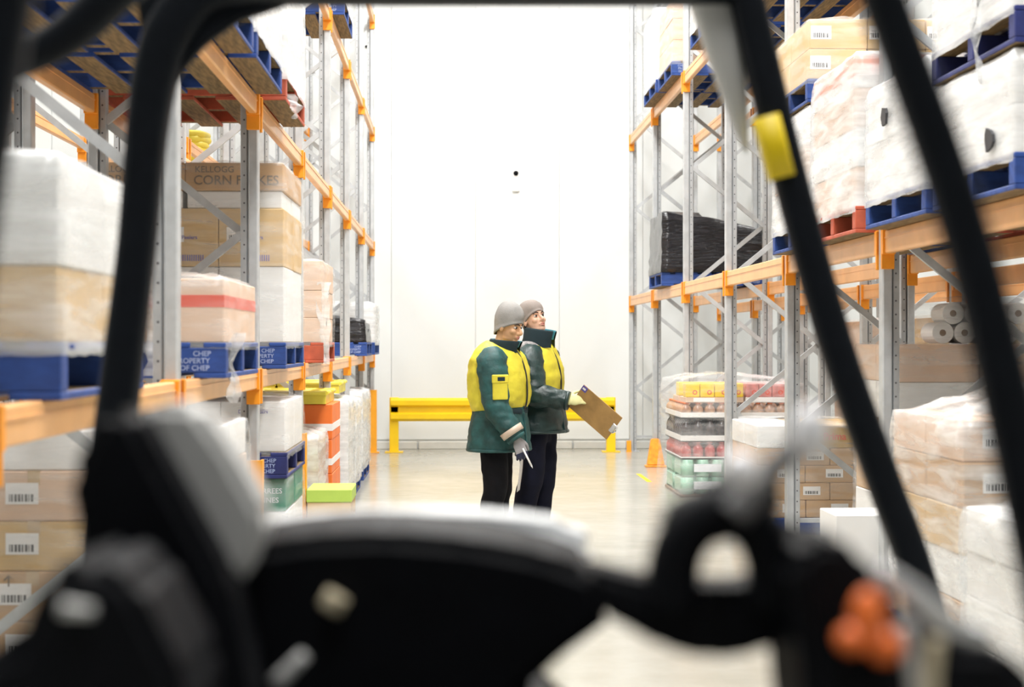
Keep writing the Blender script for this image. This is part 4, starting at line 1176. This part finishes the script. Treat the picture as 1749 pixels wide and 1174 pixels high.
# glove gripping the board edge
grip = cc_ - B2 + RB.to_3x3() @ Vector((-0.15, 0.0, 0.0))
wtop = wr2
hd = (grip - wtop).normalized()
me = hand(basis(wtop + hd * 0.0, hd, Vector((0.15, -0.9, 0.4))), (0.22, 0.25, 0.28, 0.3), 0.2, 0.45, 1)
me.materials.append(MS['glove2']); me.materials.append(MS['glove2d'])
for pg in me.polygons:
    r_ = pg.center - wtop
    if r_.dot(hd) > 0.125 or pg.normal.dot(Vector((0.15, -0.9, 0.4))) < -0.35: pg.material_index = 1
link('glove', me, p2)
wl = P2['larm'][2]; hd2 = Vector((0.5, -0.2, -0.8)).normalized()
me = hand(basis(wl, hd2, Vector((0.3, 0.95, 0.2))), (0.4, 0.4, 0.4, 0.4), 0.08, 0.35, -1); me.materials.append(MS['glove2']); link('glove', me, p2)

# ------------------------------------------------------------------ the lift truck we look through
tr = empty('lift_truck', (0.1, 1.3, 0), 'dark lift truck cab in the foreground with pillars, dashboard, levers and steering wheel', 'lift truck')
O = Vector((0.1, 1.3, 0))


def tube_px(name, pts, y, rpx, m, dy=None, parent=None, power=2.0, flat=1.0, sub=6):
    q = MB()
    ys = y if isinstance(y, (list, tuple)) else [y] * len(pts)
    path = [W(p[0], p[1], yy) - O for p, yy in zip(pts, ys)]
    rs = rpx if isinstance(rpx, (list, tuple)) else [rpx] * len(pts)
    q.loft(path, [(r * yy / F_PX, r * yy / F_PX * flat) for r, yy in zip(rs, ys)], seg=20, sub=sub, up=(0, 1, 0), power=power)
    return q.build(name, m, parent or tr)


def slab_px(name, pts, y, th, m, ch=0.012, parent=None):
    q = MB(); q.prism([W(px, py, y) - O for px, py in pts], (0, th, 0), ch=ch)
    return q.build(name, m, parent or tr)


# overhead guard
YF = 2.9
tube_px('guard_pillar', [(150, 1500), (180, 900), (208, 640), (234, 420), (250, 240), (268, 120), (300, 40), (360, -20), (480, -34)], YF, [34, 34, 34, 32, 34, 38, 42, 42, 40], M['pillar'], power=3.2)
tube_px('roof_bar', [(330, -40), (600, -32), (900, -30), (1250, -32)], YF, [46, 40, 39, 40], M['pillar'], power=4)
q = slab_px('corner_gusset', [(262, 210), (284, 170), (312, 118), (350, 74), (408, 34), (490, 6), (490, -60), (225, -60)], YF - 0.01, 0.03, M['pillar'], 0.006)
fp = tube_px('guard_pillar', [(1230, -200), (1276, 0), (1348, 300), (1426, 584), (1508, 820), (1572, 1000), (1700, 1450)], YF, [29, 29, 29, 29, 29, 29, 29], M['pillar'], power=3.2)
tube_px('pillar_sticker', [(1308, 200), (1335, 304)], YF - 0.02, [23, 23], M['sticker'], parent=fp, power=3.2, sub=2)
tube_px('pillar_lit_face', [(1195, -60), (1236, 80), (1262, 200), (1275, 262)], YF + 0.04, [38, 32, 16, 3], M['greyplastic'], parent=fp, power=3)  # lit left face of the pillar, built as a pale grey piece
YB = 1.25
tube_px('guard_pillar', [(1450, -200), (1510, 0), (1640, 370), (1738, 760), (1850, 1300), (1900, 1600)], YB, [40, 40, 41, 44, 46, 46], M['pillar'], power=3.2)
tube_px('guard_pillar', [(60, -300), (12, 0), (-22, 220), (-54, 430), (-150, 1200), (-180, 1500)], YB, 44, M['pillar'], power=3.2)
tube_px('roof_bar', [(-20, 120), (70, 86), (135, 44), (200, -20), (260, -70)], 2.3, [28, 32, 36, 40, 42], M['pillar'])
tube_px('roof_bar', [(12, -60), (700, -170), (1505, -60)], YB, 40, M['pillar'], power=3)

# dashboard
YD = 1.42
slab_px('dashboard', [(340, 990), (400, 938), (520, 916), (660, 910), (800, 922), (930, 946), (1040, 985), (1062, 1052), (1005, 1092), (930, 1150), (890, 1190), (860, 1420), (300, 1420)], YD, 0.2, M['black'], 0.02)
slab_px('hood_highlight', [(360, 925), (420, 898), (560, 884), (720, 880), (860, 884), (980, 900), (1030, 935), (1000, 980), (380, 980)], YD + 0.22, 0.1, M['hoodglare'], 0.015)  # added plate: bright highlight along the dashboard top, shaped as an off-white part
tube_px('indicator_knob', [(562, 1042), (578, 1016)], YD - 0.012, 21, M['beige'], sub=3)
tube_px('small_lever', [(470, 1170), (520, 1118)], YD - 0.03, [14, 10], M['greyplastic'], sub=3)
# terminal on the left, with grey side shell
slab_px('terminal', [(112, 812), (176, 700), (228, 700), (282, 800), (385, 985), (425, 1174), (440, 1330), (200, 1330), (150, 1000)], 1.3, 0.1, M['black'], 0.02)
slab_px('terminal_shell', [(222, 712), (255, 688), (335, 692), (392, 770), (455, 882), (440, 950), (402, 1010), (370, 960), (300, 830)], 1.36, 0.08, M['greyplastic'], 0.012)
slab_px('side_console', [(-60, 1130), (20, 1110), (48, 1060), (62, 985), (150, 955), (230, 1000), (320, 1174), (320, 1400), (-60, 1400)], 1.1, 0.16, M['black'], 0.02)
tube_px('console_switch', [(105, 1038), (160, 1044)], 1.09, [14, 10], M['greyplastic'], sub=3)
# steering wheel: hub bowl, arch, spinner
sw = slab_px('steering_hub', [(1000, 966), (1090, 990), (1165, 1004), (1290, 1004), (1345, 985), (1405, 930), (1440, 940), (1420, 1050), (1370, 1084), (1300, 1118), (1215, 1130), (1130, 1108), (1060, 1066), (1020, 1048)], 1.2, 0.07, M['black'], 0.016)
tube_px('wheel_arch', [(1150, 1040), (1152, 960), (1180, 905), (1235, 876), (1290, 900), (1318, 960), (1322, 1040)], 1.2, [48, 47, 46, 46, 46, 47, 48], M['black'], parent=sw)
slab_px('wheel_horn', [(1106, 880), (1180, 864), (1238, 814), (1335, 790), (1345, 900), (1262, 928), (1200, 936), (1150, 918)], 1.19, 0.05, M['black'], 0.014, parent=sw)
tube_px('control_stalk', [(1255, 880), (1310, 812), (1352, 772), (1388, 738)], 1.17, [28, 22, 20, 18], M['darkgrey'], parent=sw)
q = MB(); c = W(1266, 804, 1.12) - O; q.ell(c, (0.0135, 0.0135, 0.0135)); q.build('spinner_ball', M['chrome'], sw)
q = MB(); c = W(1384, 742, 1.16) - O; q.ell(c, (0.014, 0.013, 0.02)); q.build('stalk_tip', M['chrome'], sw)
tube_px('wheel_boss', [(1300, 985), (1375, 935), (1420, 905)], 1.22, [22, 18, 16], M['greyplastic'], parent=sw)
# lever block on the right
slab_px('lever_block', [(1352, 968), (1385, 926), (1430, 920), (1478, 946), (1500, 990), (1560, 1060), (1640, 1110), (1720, 1110), (1790, 1180), (1790, 1420), (1400, 1420), (1370, 1120)], 1.12, 0.14, M['black'], 0.018)
tube_px('grip_rod', [(1498, 978), (1560, 1016), (1625, 1068), (1690, 1090)], 1.08, [19, 21, 20, 16], M['steel'])
for (x, y_, rx, rz_) in ((1482, 1058, 0.0115, 0.02), (1512, 1104, 0.0125, 0.0115), (1456, 1092, 0.011, 0.0095)):
    q = MB(); c = W(x, y_, 1.07) - O; q.ell(c, (rx, 0.0115, rz_)); kb = q.build('lever_knob', M['knob'], tr)
    q = MB(); q.loft([c + Vector((0.001, 0.008, 0)), c + Vector((0.006, 0.05, -0.03))], [0.005, 0.005], seg=10, sub=1); q.build('lever_stem', M['black'], kb)
tube_px('lever_rod', [(1545, 1068), (1560, 1150), (1570, 1230)], 1.07, [14, 12, 12], M['greyplastic'], sub=3)
tube_px('lever_rod', [(1600, 1090), (1590, 1160), (1590, 1250)], 1.06, [12, 14, 14], M['beige'], sub=3)
# chassis, columns, wheels below the view
def lb(q, n, m): q.bm.transform(Matrix.Translation(-O)); return q.build(n, m, tr)


q = MB(); q.box(-0.42, 0.62, 0.55, 2.42, 0.16, 0.72, ch=0.04); lb(q, 'chassis', M['truck'])
q = MB(); q.box(-0.2, 0.12, 1.38, 1.75, 0.7, 1.12, ch=0.03); lb(q, 'steering_column', M['black'])
q = MB(); q.box(-0.33, -0.2, 1.05, 1.45, 0.7, 1.1, ch=0.02); lb(q, 'console_stand', M['black'])
q = MB(); q.box(0.16, 0.42, 1.05, 1.35, 0.7, 1.1, ch=0.02); lb(q, 'lever_stand', M['black'])
for x in (-0.4, 0.5):
    for y in (0.85, 2.1):
        q = MB(); q.loft([(x - 0.02, y, 0.2), (x + 0.12, y, 0.2)], [0.2, 0.2], seg=28, sub=1, up=(0, 0, 1)); wo = lb(q, 'wheel', M['rubber'])
        q = MB(); q.loft([(x - 0.025, y, 0.2), (x + 0.125, y, 0.2)], [0.1, 0.1], seg=20, sub=1, up=(0, 0, 1)); q.bm.transform(Matrix.Translation(-O)); q.build('rim', M['greyplastic'], wo)
